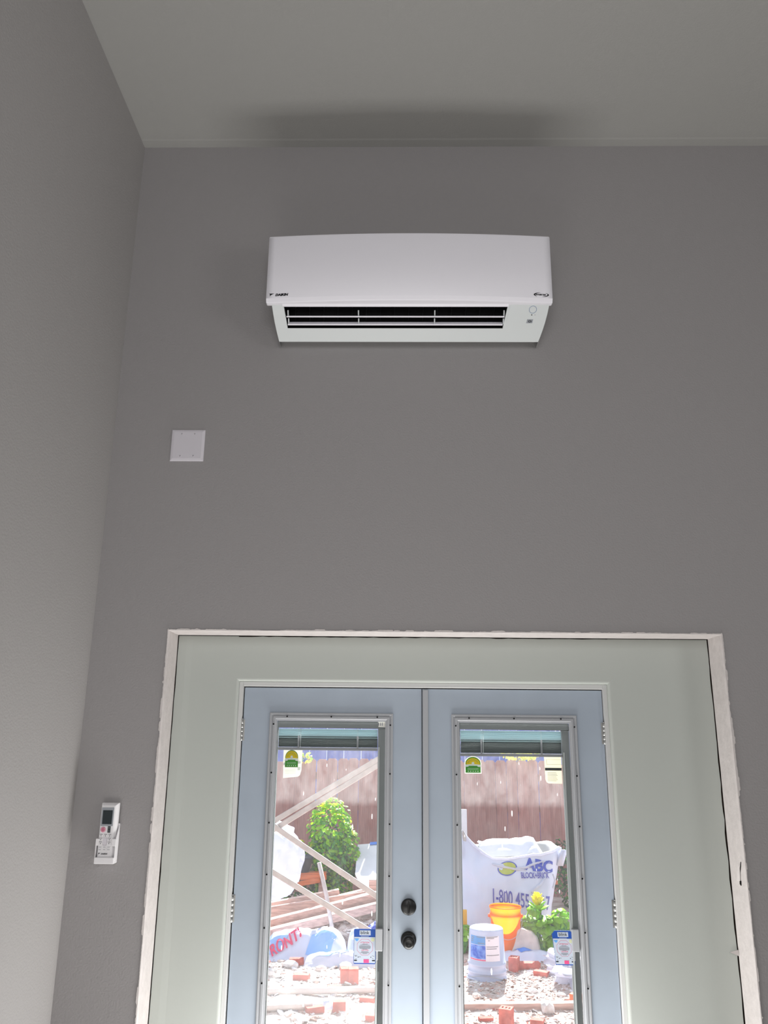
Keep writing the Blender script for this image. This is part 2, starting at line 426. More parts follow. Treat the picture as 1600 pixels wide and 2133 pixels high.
# ------------------------------------------------------------ doors
YD = .208
def rect_loop(x0, x1, z0, z1, u, y): return [(x0+u, y, z0+u), (x1-u, y, z0+u), (x1-u, y, z1-u), (x0+u, y, z1-u)]
def door(n, x0, x1, fx0, fx1, lead):
    fz0, fz1 = .29, 1.9385
    b = MB()
    for y in (YD, YD+.045):
        a = rect_loop(x0, x1, .02, 2.0515, 0, y); c = rect_loop(fx0+.004, fx1-.004, fz0+.004, fz1-.004, 0, y)
        for i in range(4): b.face([a[i], a[(i+1) % 4], c[(i+1) % 4], c[i]])
    a0 = rect_loop(x0, x1, .02, 2.0515, 0, YD); a1 = rect_loop(x0, x1, .02, 2.0515, 0, YD+.045)
    c0 = rect_loop(fx0+.004, fx1-.004, fz0+.004, fz1-.004, 0, YD); c1 = rect_loop(fx0+.004, fx1-.004, fz0+.004, fz1-.004, 0, YD+.045)
    for i in range(4):
        b.face([a0[i], a0[(i+1) % 4], a1[(i+1) % 4], a1[i]]); b.face([c0[i], c0[(i+1) % 4], c1[(i+1) % 4], c1[i]])
    d = struct(b.build('door_%d' % n, DOORM, loc=((x0+x1)/2, YD, .02)))
    # moulded frame around the glass
    prof = [(0, 0), (0, .007), (.003, .009), (.008, .009), (.011, .005), (.014, .005), (.017, .010), (.026, .011), (.030, .007), (.034, .007), (.036, .004), (.036, -.006)]
    b = MB()
    for (u0_, h0), (u1, h1) in zip(prof, prof[1:]):
        A = rect_loop(fx0, fx1, fz0, fz1, u0_, YD-h0); B = rect_loop(fx0, fx1, fz0, fz1, u1, YD-h1)
        for i in range(4): b.face([A[i], A[(i+1) % 4], B[(i+1) % 4], B[i]])
    lf = b.build('lite_frame', LITE, d)
    sxs = [fx0+.081, (fx0+fx1)/2, fx1-.073]
    pos = [(x, fz1-.0165) for x in sxs] + [(x, fz1-.0165-.035-.2135*k) for k in range(8) for x in (fx0+.0195, fx1-.0125)]
    for x, z in pos:
        b = MB(); b.lathe([(.0036, 0), (.0036, .0016), (.002, .0022)], (x, YD-.0108, z), 10, axis=Matrix.Rotation(R(90), 3, 'X')); b.build('screw', HOLE, lf)
    gx0, gx1, gz0, gz1 = fx0+.036, fx1-.036, fz0+.036, fz1-.036
    b = MB(); b.box(gx0, gx1, YD+.003, YD+.006, gz0, gz1); b.build('glass_pane', GLASS, d)
    b = MB(); b.box(gx0, gx1, YD+.034, YD+.037, gz0, gz1); b.build('glass_pane', DUSTY_HAZE, d)
    # spacer with the blind track on the right side
    b = MB()
    b.box(gx0, gx1, YD+.0075, YD+.033, gz1-.031, gz1); b.box(gx1-.033, gx1, YD+.0075, YD+.033, gz0, gz1-.031)
    b.box(gx0, gx0+.004, YD+.0075, YD+.033, gz0, gz1-.031); b.box(gx0+.004, gx1-.033, YD+.0075, YD+.033, gz0, gz0+.012)
    b.build('spacer', SPACER, d, bevel=.001)
    b = MB(); b.box(gx1-.032, gx1-.0245, YD-.001, YD+.003, gz0+.2, 1.79 if n == 1 else 1.775); b.build('slider_track', SPACER, d, bevel=.001)
    hz = (.949, 1.037) if n == 1 else (.958, 1.046)
    b = MB(); b.box(gx1-.034, gx1-.003, YD-.014, YD+.003, *hz); sl = b.build('slider_handle', LITE, d, bevel=.003, seg=2)
    b = MB(); b.box(gx1-.031, gx1-.022, YD-.004, YD+.003, hz[0]-.036, hz[0]); b.build('slider_tail', LITE, sl, bevel=.001)
    # blind between the panes
    bx0, bx1 = gx0+.006, gx1-.035; zt = gz1-.033
    zb = 1.772 if n == 1 else 1.7535
    b = MB(); b.box(bx0, bx1, YD+.012, YD+.029, zb, zb+.013); br = b.build('blind_rail', LITE, d, bevel=.002)
    zmid = 1.834 if n == 1 else 1.826
    k = 0; z = zt-.002
    while z > zmid:
        b = MB(); a = R(38); b.beam((bx0, YD+.0205, z-.005), (bx1, YD+.0205, z-.005), .0155, .0008, (0, -math.sin(a), math.cos(a))); b.build('slat', SLAT, br); z -= .0078
    z = zb+.0155
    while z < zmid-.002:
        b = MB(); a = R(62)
        b.beam((bx0+random.uniform(0, .002), YD+.0205, z+.003), (bx1, YD+.0205, z+.003), .0095, .001, (0, -math.sin(a)*.9, math.cos(a))); b.build('slat', SLAT_SHADE, br); z += .0052
    W_ = bx1-bx0
    for f in (.205, .80):
        x = bx0+W_*f
        b = MB(); b.box(x-.004, x+.004, YD+.0085, YD+.0095, zb+.010, zmid+.002); b.build('ladder_tape', LITE, br)
        b = MB(); zz = zmid
        while zz < zt: b.box(x-.0012, x+.0012, YD+.0085, YD+.0095, zz, zz+.004); zz += .0065
        b.build('ladder_cord', CORD, br)
    b = MB(); x = bx0+W_*.225; b.tube([(x, YD+.0095, zt), (x, YD+.0095, zb+.012)], .0012, 6); b.build('lift_cord', CORD, br)
    return d
d1 = door(1, -.829, -.0035, -.706, -.135, False)
d2 = door(2, .0005, .8315, .134, .709, True)
b = MB(); b.box(.0015, .0275, YD-.012, YD, .02, 2.048); b.build('astragal', LITE, d2, bevel=.003, seg=2)
b = MB(); b.box(-.022, .024, YD+.0455, YD+.058, .02, 2.048); b.build('meeting_strip', LITE, d2, bevel=.002)
AX = Matrix.Rotation(R(90), 3, 'X')   # local z towards the room
kx = -.062
b = MB(); b.lathe([(.0335, 0), (.0335, .006), (.029, .010), (.0, .0102)], (kx, YD, 1.123), 32, AX, closed_ends=False); db = b.build('deadbolt', BLACK, d1)
b = MB(); b.box(kx-.004, kx+.004, YD-.027, YD-.010, 1.101, 1.146); b.build('thumb_turn', BLACK, db, bevel=.003, seg=2)
b = MB(); b.lathe([(.0335, 0), (.0335, .006), (.027, .011), (.012, .013), (.011, .028), (.019, .034), (.0265, .044), (.0275, .054), (.024, .063), (.014, .068), (.0115, .0665), (.0, .0665)], (kx, YD, .994), 32, AX, closed_ends=False); kn = b.build('door_knob', BLACK, d1)
b = MB(); b.box(-.0045, -.0025, YD-.0008, YD+.03, .96, 1.03); b.build('latch_plate', STEEL, d1)
for d, sx in ((d1, -1), (d2, 1)):
    for zt, zb in ((1.906, 1.812), (1.160, 1.052), (.42, .32)):
        X = sx*.8325
        b = MB(); h = zt-zb
        for k in range(5):
            b.lathe([(.0058, 0), (.0058, h/5-.0012)], (X, YD-.0068, zb+k*h/5), 12)
        b.lathe([(.0045, 0), (.0062, .002), (.0045, .004)], (X, YD-.0068, zt), 12)
        b.box(X-.012 if sx > 0 else X, X if sx > 0 else X+.012, YD-.0015, YD+.001, zb, zt)
        b.build('hinge', STEEL, d)

# ------------------------------------------------------------ air conditioner
ac = thing('air_conditioner', 'white wall-mounted split air conditioner high above the double door', 'air conditioner', (-.071, 0, 3.70))
XC, HWD = -.071, .680
def yf(x): return -.232 - .030*(1-((x-XC)/HWD)**2)
rows = [(3.819, .016, -.014), (3.8195, .012, -.004), (3.822, .009, 0), (3.8385, .0, 0), (4.170, 0, 0), (4.176, .002, -.003), (4.179, .006, -.012)]
b = MB(); nx = 40; G_ = []
for z, dy, ins in rows:
    r_ = []
    for i in range(nx+1):
        t = -1+2*i/nx; hw = HWD+ins
        x = XC + t*hw; r_.append(b.bm.verts.new((x, yf(x)+dy, z)))
    G_.append(r_)
Bk = [[b.bm.verts.new((XC+(-1+2*i/nx)*(HWD+ins*.6), -.20, z)) for i in range(nx+1)] for z, dy, ins in rows]
for g, fl in ((G_, 0), (Bk, 1)):
    for j in range(len(rows)-1):
        for i in range(nx):
            f = b.bm.faces.new([g[j][i], g[j][i+1], g[j+1][i+1], g[j+1][i]]); f.smooth = not fl and j == 3
for j in (0, len(rows)-1):
    for i in range(nx): b.bm.faces.new([G_[j][i], G_[j][i+1], Bk[j][i+1], Bk[j][i]])
for i in (0, nx):
    for j in range(len(rows)-1): b.bm.faces.new([G_[j][i], G_[j+1][i], Bk[j+1][i], Bk[j][i]])
fp = b.build('front_panel', ACW, ac)
# lettering on the panel
def on_panel(x0, z0): return lambda u, v: (x0+u, yf(x0+u)-.0012, z0+v)
b = MB(); b.text('DAIKIN', .0165, on_panel(-.707, 3.8490), bold=.0011, shear=.25, sx=1.08)
b.prism([(-.7375, yf(-.73)-.0008, 3.8625), (-.7125, yf(-.715)-.0008, 3.8625), (-.7300, yf(-.725)-.0008, 3.8545), (-.7335, yf(-.725)-.0008, 3.8585)], (0, -.0005, 0))
b.prism([(-.7335, yf(-.73)-.0008, 3.8550), (-.7270, yf(-.725)-.0008, 3.8550), (-.7335, yf(-.73)-.0008, 3.8475)], (0, -.0005, 0))
b.build('maker_logo', INK, fp)
b = MB(); b.text('INVERTER', .0105, on_panel(.5270, 3.8520), bold=.0005, shear=.35, sx=1.05)
def arcstrip(b, cx, cz, rx, rz, a0, a1, w0, w1, n=14):
    pr_ = None
    for i in range(n+1):
        t = i/n; a = a0+(a1-a0)*t; wd2 = w0+(w1-w0)*abs(math.sin(PI*t))
        o_ = (cx+math.cos(a)*rx, cz+math.sin(a)*rz); k = (cx+math.cos(a)*(rx-wd2), cz+math.sin(a)*(rz-wd2*.7))
        cur = [b.bm.verts.new((p[0], yf(p[0])-.0012, p[1])) for p in (o_, k)]
        if pr_: b.bm.faces.new([pr_[0], cur[0], cur[1], pr_[1]])
        pr_ = cur
arcstrip(b, .5555, 3.8555, .0365, .0115, R(95), R(235), .0005, .007)
arcstrip(b, .5555, 3.8555, .0365, .0115, R(-85), R(55), .0005, .007)
b.build('badge', INK, fp)
# housing: side profile swept across, with a real outlet cut into the sloping face
A_, B_ = Vector((0, -.218, 3.829)), Vector((0, -.068, 3.697))
SL = B_-A_; nin = Vector((0, -SL.z, SL.y)).normalized(); nin = nin if nin.y > 0 else -nin   # into the unit
def sp(x, t, d=0.0):
    p = A_ + SL*t + nin*d; return (x, p.y, p.z)
def xl(t): return -.7265 + .006*t + .016*t*t
def xr(t): return .5975 - .010*t - .026*t*t
def vl(t): return -.672 + .020*t
def vr(t): return .404 - .030*t
T0, T1 = .115, .655
b = MB(); ts = [0, T0, .3, .5, T1, .8, .92, 1.0]
for ta, tb in zip(ts, ts[1:]):
    if T0-1e-6 <= ta < T1-1e-6:
        b.face([sp(xl(ta), ta), sp(vl(ta), ta), sp(vl(tb), tb), sp(xl(tb), tb)])
        b.face([sp(vr(ta), ta), sp(xr(ta), ta), sp(xr(tb), tb), sp(vr(tb), tb)])
        b.face([sp(vl(ta), ta), sp(vl(ta), ta, .012), sp(vl(tb), tb, .012), sp(vl(tb), tb)])
        b.face([sp(vr(ta), ta), sp(vr(ta), ta, .012), sp(vr(tb), tb, .012), sp(vr(tb), tb)])
    else:
        b.face([sp(xl(ta), ta), sp(xr(ta), ta), sp(xr(tb), tb), sp(xl(tb), tb)])
    for fx in (xl, xr):
        b.face([sp(fx(ta), ta), sp(fx(tb), tb), (fx(tb), 0, sp(0, tb)[2]), (fx(ta), 0, sp(0, ta)[2])])
b.face([sp(vl(T1), T1), sp(vr(T1), T1), sp(vr(T1), T1+.03, .03), sp(vl(T1), T1+.03, .03)])
b.face([sp(xl(1), 1), sp(xr(1), 1), (xr(1), 0, 3.745), (xl(1), 0, 3.745)])
b.box(XC-.660, XC+.662, -.205, 0, 3.872, 4.165); b.box(XC-.655, -.676, -.205, 0, 3.829, 3.872); b.box(.408, XC+.668, -.205, 0, 3.829, 3.872)
hs_ = b.build('housing', ACG, ac)
# curved collar above the outlet
b = MB(); pr_ = None
for i in range(7):
    a = R(90)*i/6; t = .02+.10*math.sin(a); d = -.006*math.cos(a)*(1) - .001
    cur = [b.bm.verts.new(sp(x, t, d)) for x in (-.675, .404)]
    if pr_: f = b.bm.faces.new([pr_[0], pr_[1], cur[1], cur[0]]); f.smooth = True
    pr_ = cur
b.build('outlet_collar', ACW, hs_)
# dark outlet
b = MB(); D_ = .068
b.face([sp(vl(T0), T0, D_), sp(vr(T0), T0, D_), sp(vr(T1), T1, D_), sp(vl(T1), T1, D_)])
for t in (T0, T1): b.face([sp(vl(t), t, .001), sp(vr(t), t, .001), sp(vr(t), t, D_), sp(vl(t), t, D_)])
for fx in (vl, vr): b.face([sp(fx(T0), T0, .012), sp(fx(T1), T1, .012), sp(fx(T1), T1, D_), sp(fx(T0), T0, D_)])
oc = b.build('outlet_cavity', ACD, ac)
for t in (.26, .47):
    b = MB(); b.beam(sp(-.655, t, .055), sp(.385, t, .055), .003, .003); b.build('grille_bar', ACV, oc)
for i in range(15):
    x = -.62+i*.069
    b = MB(); b.beam(sp(x, .20, .06), sp(x-.004, .56, .06), .0015, .008, tuple(nin)); b.build('vane', ACV, oc)
for ta, dt in ((.345, .052), (.545, .012)):
    b = MB(); u0_ = vl(ta)+.005; u1_ = vr(ta)-.005
    # thin blade that runs inwards, its edge towards the room
    b.prism([sp(u0_, ta, -.002), sp(u0_, ta+.034, -.002), sp(u0_, ta+.020+dt, .035), sp(u0_, ta+dt, .035)], (u1_-u0_, 0, 0))
    fl = b.build('louver', ACW, ac, bevel=.0008)
    for x in (-.655, -.315, .052, .384):
        b = MB(); b.prism([sp(x, ta-.12, .012), sp(x, ta+.01, .002), sp(x, ta+.03, .022), sp(x, ta-.10, .022)], (.005, 0, 0)); b.build('louver_arm', ACG, fl)
# control cover at the right
b = MB(); th = -.0015
pts = [sp(vr(0)+.012, .015, th), sp(xr(0)-.004, .015, th)] + [sp(xr(t)-.004, t, th) for t in (.2, .4, .58)] + [sp(vr(.58)+.01, .58, th)]
b.prism(pts, tuple(nin*.002)); cc = b.build('control_cover', ACG, ac)
def slope_disc(b, x, t, r, ri=0, n=28, d=-.0022):
    u = Vector((1, 0, 0)); v = SL.normalized(); c = Vector(sp(x, t, d))
    o_ = [c+u*math.cos(2*PI*k/n)*r+v*math.sin(2*PI*k/n)*r for k in range(n)]
    if ri == 0: b.face(o_)
    else:
        i_ = [c+u*math.cos(2*PI*k/n)*ri+v*math.sin(2*PI*k/n)*ri for k in range(n)]
        for k in range(n): b.face([o_[k], o_[(k+1) % n], i_[(k+1) % n], i_[k]])
b = MB(); slope_disc(b, .521, .185, .0185, .0165); b.build('sensor_ring', BLUEL, cc)
b = MB(); slope_disc(b, .518, .315, .0028, n=12); b.build('indicator_lamp', INK, cc)
b = MB(); slope_disc(b, .533, .315, .0018, n=12); b.build('indicator_lamp', INKG, cc)
b = MB(); b.prism([sp(.498, .425, -.0022), sp(.527, .425, -.0022), sp(.524, .52, -.0022), sp(.495, .52, -.0022)], tuple(nin*.001)); sw_ = b.build('receiver_window', GREYP, cc)
b = MB(); slope_disc(b, .511, .473, .006, .0045, n=14, d=-.0027)
for dx in (-.0065, 0, .0065): b.prism([sp(.5105+dx, .45, -.0027), sp(.5125+dx, .45, -.0027), sp(.5125+dx, .495, -.0027), sp(.5105+dx, .495, -.0027)], tuple(nin*.0003))
b.build('receiver_symbol', INK, sw_)

# ------------------------------------------------------------ blank cover plate
x0, x1, z0, z1 = -1.2135, -1.0520, 3.098, 3.2575
pl = thing('cover_plate', 'blank white two-gang cover plate on the grey wall left of the air conditioner', 'cover plate', (-1.133, 0, 3.098))
b = MB(); L0 = [(x0, 0, z0), (x1, 0, z0), (x1, 0, z1), (x0, 0, z1)]
def ins(u, y): return [(x0+u, y, z0+u), (x1-u, y, z0+u), (x1-u, y, z1-u), (x0+u, y, z1-u)]
LS = [ins(0, -.0005), ins(0, -.004), ins(.003, -.0065), ins(.013, -.0085)]
for a, c in zip(LS, LS[1:]):
    for i in range(4): b.face([a[i], a[(i+1) % 4], c[(i+1) % 4], c[i]])
b.face(LS[-1]); b.build('plate', PLATEW, pl)
for x in (-1.164, -1.101):
    for z in (3.235, 3.1225):
        b = MB(); b.lathe([(.0042, 0), (.0042, .001), (.003, .0016)], (x, -.0083, z), 12, AX); sc_ = b.build('screw', PLATEW, pl)
        b = MB(); b.box(x-.0009, x+.0009, -.0103, -.0098, z-.0036, z+.0036); b.build('slot', SLOT, sc_)

# ------------------------------------------------------------ remote control and its holder
rc = thing('remote_control', 'white remote control with a small screen in a holder on the wall', 'remote control', (-1.332, -.03, 1.325))
def ring(x0, x1, z0, z1, y): return [(x0, y, z0), (x1, y, z0), (x1, y, z1), (x0, y, z1)]
b = MB(); RX0, RX1, RZ0, RZ1 = -1.366, -1.298, 1.326, 1.5525
LS = [ring(RX0, RX1+.004, RZ0, RZ1, -.013), ring(RX0, RX1+.004, RZ0, RZ1, -.030), ring(RX0+.003, RX1-.004, RZ0+.002, RZ1-.008, -.040), ring(RX0+.007, RX1-.010, RZ0+.004, RZ1-.013, -.042)]
b.face(LS[0][::-1])
for a, c in zip(LS, LS[1:]):
    for i in range(4): b.face([a[i], a[(i+1) % 4], c[(i+1) % 4], c[i]])
b.face(LS[-1]); rb_ = b.build('body', RBODY, rc, bevel=.002, seg=2)
yq = -.0424
cxr = -1.3335
def rpart(name, m, dx0, dx1, z0, z1, y=yq, th=.0008, par=rc, bv=0):
    b = MB(); b.box(cxr+dx0, cxr+dx1, y-th, y, z0, z1); return b.build(name, m, par, bevel=bv)
sf = rpart('screen_frame', GREYP, -.0265, .0255, 1.4615, 1.535, th=.001, bv=.0004)
rpart('screen', LCD, -.0205, .0200, 1.4690, 1.524, y=yq-.001, th=.0006, par=sf)
b = MB(); b.lathe([(.0108, 0), (.0108, .0012), (.009, .002)], (cxr-.0135, yq, 1.4475), 24, AX); pb = b.build('power_button', PINK, rc)
b = MB(); arcs = []
n = 20
for k in range(n):
    a0 = R(120)+R(300)*k/n; a1 = R(120)+R(300)*(k+1)/n
    q = lambda a, r_: (cxr-.0135+math.cos(a)*r_, yq-.0024, 1.4475+math.sin(a)*r_)
    b.face([q(a0, .0052), q(a1, .0052), q(a1, .0034), q(a0, .0034)])
b.box(cxr-.0143, cxr-.0127, yq-.0027, yq-.0022, 1.4475, 1.4545); b.build('power_symbol', ROSE, pb)
rk = rpart('rocker_key', DKGREY, .0055, .0175, 1.4355, 1.4605, th=.0015, bv=.0006)
b = MB(); b.box(cxr+.0085, cxr+.0145, yq-.0018, yq-.0015, 1.454, 1.4555); b.box(cxr+.0085, cxr+.0145, yq-.0018, yq-.0015, 1.4415, 1.4430); b.build('rocker_marks', GREYP, rk)
for r_, z in enumerate((1.4230, 1.4080, 1.3930)):
    for c_, dx in enumerate((-.0195, -.001, .0165)):
        if r_ and c_ == 1: continue
        k_ = rpart('key', RBODY, dx-.0062, dx+.0062, z-.0048, z+.0048, th=.0010, bv=.0004)
        b = MB(); b.lathe([(.0019, 0), (.0019, .0003)], (cxr+dx, yq-.0011, z), 8, AX); b.box(cxr+dx-.0055, cxr+dx+.0055, yq-.0003, yq, z+.0056, z+.0068); b.build('key_symbol', INK, k_)
rpart('direction_pad', PLATEW, -.0095, .0080, 1.3860, 1.4150, th=.0014, bv=.002)
for z in (1.3790, 1.3690):
    for dx in (-.0195, -.001, .0165):
        k_ = rpart('key', RBODY, dx-.0065, dx+.0065, z-.0038, z+.0030, th=.0010, bv=.0004)
        b = MB(); b.box(cxr+dx-.005, cxr+dx+.005, yq-.0013, yq-.0010, z-.0008, z+.0006); b.build('key_lettering', INKG, k_)
b = MB(); b.text('DAIKIN', .0075, lambda u, v: (cxr-.0135+u, yq-.0006, 1.3505+v), bold=.0003, shear=.25, sx=1.05)
b.prism([(cxr-.0250, yq-.0004, 1.3565), (cxr-.0150, yq-.0004, 1.3565), (cxr-.0225, yq-.0004, 1.3525)], (0, -.0002, 0)); b.prism([(cxr-.0235, yq-.0004, 1.3530), (cxr-.0210, yq-.0004, 1.3530), (cxr-.0240, yq-.0004, 1.3490)], (0, -.0002, 0))
b.build('maker_logo', INK, rc)
rh = thing('remote_holder', 'white plastic wall holder clasping the lower half of the remote control', 'holder', (-1.332, 0, 1.314))
b = MB(); b.box(-1.370, -1.290, -.0125, -.0005, 1.314, 1.470); b.build('back_plate', RBODY, rh, bevel=.002)
b = MB(); b.prism([(-1.371, y_, z_) for y_, z_ in ((-.0125, 1.3145), (-.050, 1.3145), (-.050, 1.340), (-.0435, 1.340), (-.0435, 1.3250), (-.0125, 1.3250))], (.082, 0, 0)); b.build('lower_lip', RBODY, rh, bevel=.0025, seg=2)
b = MB(); b.prism([(-1.2905, -.0125, 1.325), (-1.2905, -.045, 1.325), (-1.2905, -.047, 1.412), (-1.2905, -.030, 1.440), (-1.2905, -.0125, 1.466)], (.0035, 0, 0)); b.box(-1.3045, -1.287, -.0475, -.0432, 1.383, 1.4120); b.build('side_clip', RBODY, rh, bevel=.001)
b = MB(); b.box(-1.3720, -1.3685, -.0465, -.0125, 1.325, 1.4120); b.box(-1.3720, -1.3595, -.0475, -.0432, 1.385, 1.4120); b.build('side_clip', RBODY, rh, bevel=.001)

# ------------------------------------------------------------ things stuck on the glass
def flat(b, pts, y, th=.0003): b.prism([(p[0], y, p[1]) for p in pts], (0, -th, 0))
def rrect(x0, x1, z0, z1, r, n=4):
    out = []
    for cx_, cz_, a0 in ((x1-r, z1-r, 0), (x0+r, z1-r, 90), (x0+r, z0+r, 180), (x1-r, z0+r, 270)):
        for k in range(n+1): a = R(a0+90*k/n); out.append((cx_+math.cos(a)*r, cz_+math.sin(a)*r))
    return out
YS = YD+.0028
def alarm_sign(x0, x1, z0, z1, shape, label):
    t = thing('alarm_sign', label, 'sign', ((x0+x1)/2, YS, z0), 'alarm notices on the glass')
    W_, H_ = x1-x0, z1-z0; y = YS
    def P(u, v):   # 0..1 in sign space, tapered towards the bottom for the second one
        if shape: u = u*(1-.12*(1-v)) + .14*(1-v)
        return (x0+W_*u, z0+H_*v)
    b = MB()
    outl = rrect(0, 1, 0, 1, .05) if not shape else [(.0, 0), (1.0, 0), (1.02, .03), (1.0, .88), (.86, 1), (.14, 1), (0, .90)]
    flat(b, [P(*q) for q in outl], y, .0012); b.build('backing', SIGNB, t)
    y -= .0013
    b = MB(); m_ = .035
    wl = [(m_*.5, .03), (.975, .03), (.97, .765), (m_*.5, .765)]
    flat(b, [P(*q) for q in wl], y); b.build('white_field', SIGNW, t); 
    b = MB(); flat(b, [P(*q) for q in ((.26, .815), (.76, .815), (.76, .955), (.26, .955))], y); fb = b.build('name_box', SIGNW, t)
    b = MB(); p0 = P(.30, .845); b.text('blink', H_*.135, lambda u, v: (p0[0]+u, y-.0006, p0[1]+v), bold=.0003, sx=W_*.41/(H_*.135*2.0)); b.build('lettering', DKGREY, fb)
    b = MB(); flat(b, [P(*q) for q in ((.32, .782), (.68, .782), (.68, .792), (.32, .792))], y); b.build('rule', SIGNW, t)
    y -= .0004
    def band(out_, inn_):
        b = MB(); n_ = len(out_)
        for k in range(n_):
            q = [out_[k], out_[(k+1) % n_], inn_[(k+1) % n_], inn_[k]]; b.face([(P(*e)[0], y, P(*e)[1]) for e in q])
        return b
    oc_ = [(.36, .25), (.66, .25), (.865, .385), (.865, .575), (.66, .71), (.36, .71), (.155, .575), (.155, .385)]
    cx_, cz_ = .51, .48
    ic_ = [(cx_+(a-cx_)*.965, cz_+(c-cz_)*.965) for a, c in oc_]
    band(oc_, ic_).build('octagon', SIGNR, t)
    b = MB(); p1 = P(.51, .588); b.text('ATTENTION!', H_*.062, lambda u, v: (p1[0]+u, y, p1[1]+v), bold=.0002, align='CENTER', sx=.78); b.build('warning_lettering', SIGNR, t)
    b = MB(); p2 = P(.51, .372); b.text('CAUTION', H_*.062, lambda u, v: (p2[0]+u, y, p2[1]+v), bold=.0002, align='CENTER', sx=.82); b.build('warning_lettering', SIGNR, t)
    b = MB()
    for v_, hw in ((.560, .12), (.538, .21), (.505, .26), (.482, .26), (.460, .26), (.438, .24), (.418, .1), (.345, .16), (.318, .20), (.295, .1)):
        flat(b, [P(*q) for q in ((.51-hw, v_-.006), (.51+hw, v_-.006), (.51+hw, v_+.006), (.51-hw, v_+.006))], y, .0002)
    b.build('small_print', INKG, t)
    b = MB(); flat(b, [P(*q) for q in ((.04, .72), (.24, .72), (.19, .66), (.14, .645), (.09, .66))], y); b.build('blue_badge', SIGNK, t)
    b = MB(); flat(b, [P(.86+.085*math.cos(a), .69+.052*math.sin(a)) for a in [2*PI*k/16 for k in range(16)]], y); b.build('sage_badge', SIGNY, t)
    b = MB(); flat(b, [P(*q) for q in ((.46, .035), (.70, .035), (.70, .135), (.46, .135))], y); b.build('pink_block', SIGNP, t)
    b = MB(); flat(b, [P(*q) for q in ((.03, .085), (.15, .085), (.17, .10), (.15, .115), (.03, .115))], y); flat(b, [P(*q) for q in ((.97, .085), (.85, .085), (.83, .10), (.85, .115), (.97, .115))], y)
    for u_ in (.215, .785): flat(b, [P(u_+.02*math.cos(a), .195+.013*math.sin(a)) for a in [2*PI*k/8 for k in range(8)]], y)
    b.build('dark_marks', INK, t)
    b = MB()
    for u_, v_, w2 in ((.05, .235, .12), (.08, .215, .06), (.84, .235, .04), (.88, .22, .06), (.25, .2, .08), (.84, .16, .06), (.09, .145, .06)):
        flat(b, [P(*q) for q in ((u_, v_-.006), (u_+w2, v_-.006), (u_+w2, v_+.006), (u_, v_+.006))], y, .0002)
    b.build('side_print', INKG, t)
    return t
alarm_sign(-.2985, -.203, .896, 1.033, 0, 'blue and white alarm notice with square rounded corners on the left door glass')
alarm_sign(.5545, .647, .9035, 1.0375, 1, 'blue and white alarm notice with cut top corners on the right door glass')
YO = YD+.0339   # stickers on the far pane
def arch(x0, x1, z0, zs, z1, n=14):
    cx_ = (x0+x1)/2; rx = (x1-x0)/2; return [(x0, z0), (x1, z0)] + [(cx_+rx*math.cos(a), zs+(z1-zs)*math.sin(a)) for a in [PI*k/n for k in range(n+1)]]
def badge(t, x0, x1, z0, z1, rim, y):
    W_, H_ = x1-x0, z1-z0
    b = MB(); flat(b, arch(x0, x1, z0, z0+H_*.58, z1), y); b.build('badge_rim', rim, t)
    e = W_*.045
    b = MB(); flat(b, [p for p in arch(x0+e, x1-e, z0+H_*.52, z0+H_*.58, z1-e*1.6)], y-.0004); b.build('badge_sun', YELLOW, t)
    b = MB()
    for k in range(9):
        a = R(18+18*k); q = lambda rr, da: ((x0+x1)/2+W_*rr*math.cos(a+da), z0+H_*.56+H_*.40*rr*2*math.sin(a+da))
        flat(b, [q(.27, -.05), q(.40, -.03), q(.40, .03), q(.27, .05)], y-.0008, .0002)
    b.build('badge_rays', OLIVE, t)
    b = MB(); flat(b, [((x0+x1)/2+W_*.09*math.cos(a), z0+H_*.60+H_*.085*math.sin(a)) for a in [2*PI*k/12 for k in range(12)]], y-.0008, .0003); 
    flat(b, [(x0-e, z0+H_*.36), (x0+W_*.2, z0+H_*.38), (x0+W_*.2, z0+H_*.44), (x1-W_*.2, z0+H_*.44), (x1-W_*.2, z0+H_*.38), (x1+e, z0+H_*.36), (x1, z0+H_*.51), ((x0+x1)/2, z0+H_*.545), (x0, z0+H_*.51)], y-.0008, .0003); b.build('badge_ribbon', PALEB, t)
    b = MB(); flat(b, [(x0+e*.5, z0+H_*.02), (x1-e*.5, z0+H_*.02), (x1-e*.5, z0+H_*.35), (x1-W_*.2, z0+H_*.37), (x1-W_*.2, z0+H_*.42), (x0+W_*.2, z0+H_*.42), (x0+W_*.2, z0+H_*.37), (x0+e*.5, z0+H_*.35)], y-.0004); b.build('badge_base', GREEN, t)
    b = MB()
    for k in range(5): flat(b, [(x0+W_*(.18+.16*k)+W_*.035*math.cos(a), z0+H_*.09+H_*.028*math.sin(a)) for a in [2*PI*j/8 for j in range(8)]], y-.0008, .0002)
    for zz in (.20, .27): flat(b, [(x0+W_*.14, z0+H_*zz), (x1-W_*.14, z0+H_*zz), (x1-W_*.14, z0+H_*(zz+.012)), (x0+W_*.14, z0+H_*(zz+.012))], y-.0008, .0002)
    b.build('badge_stars', PALEB, t)
t = thing('energy_sticker', 'white sticker with a green and yellow arched badge, upper left of the left door glass', 'sticker', (-.60, YO, 1.645))
b = MB(); flat(b, [(-.641, 1.7745), (-.553, 1.7745), (-.555, 1.685), (-.561, 1.662), (-.570, 1.655), (-.6385, 1.648)], YO); b.build('paper', PAPER, t)
badge(t, -.632, -.572, 1.696, 1.772, OLIVE, YO-.0005)
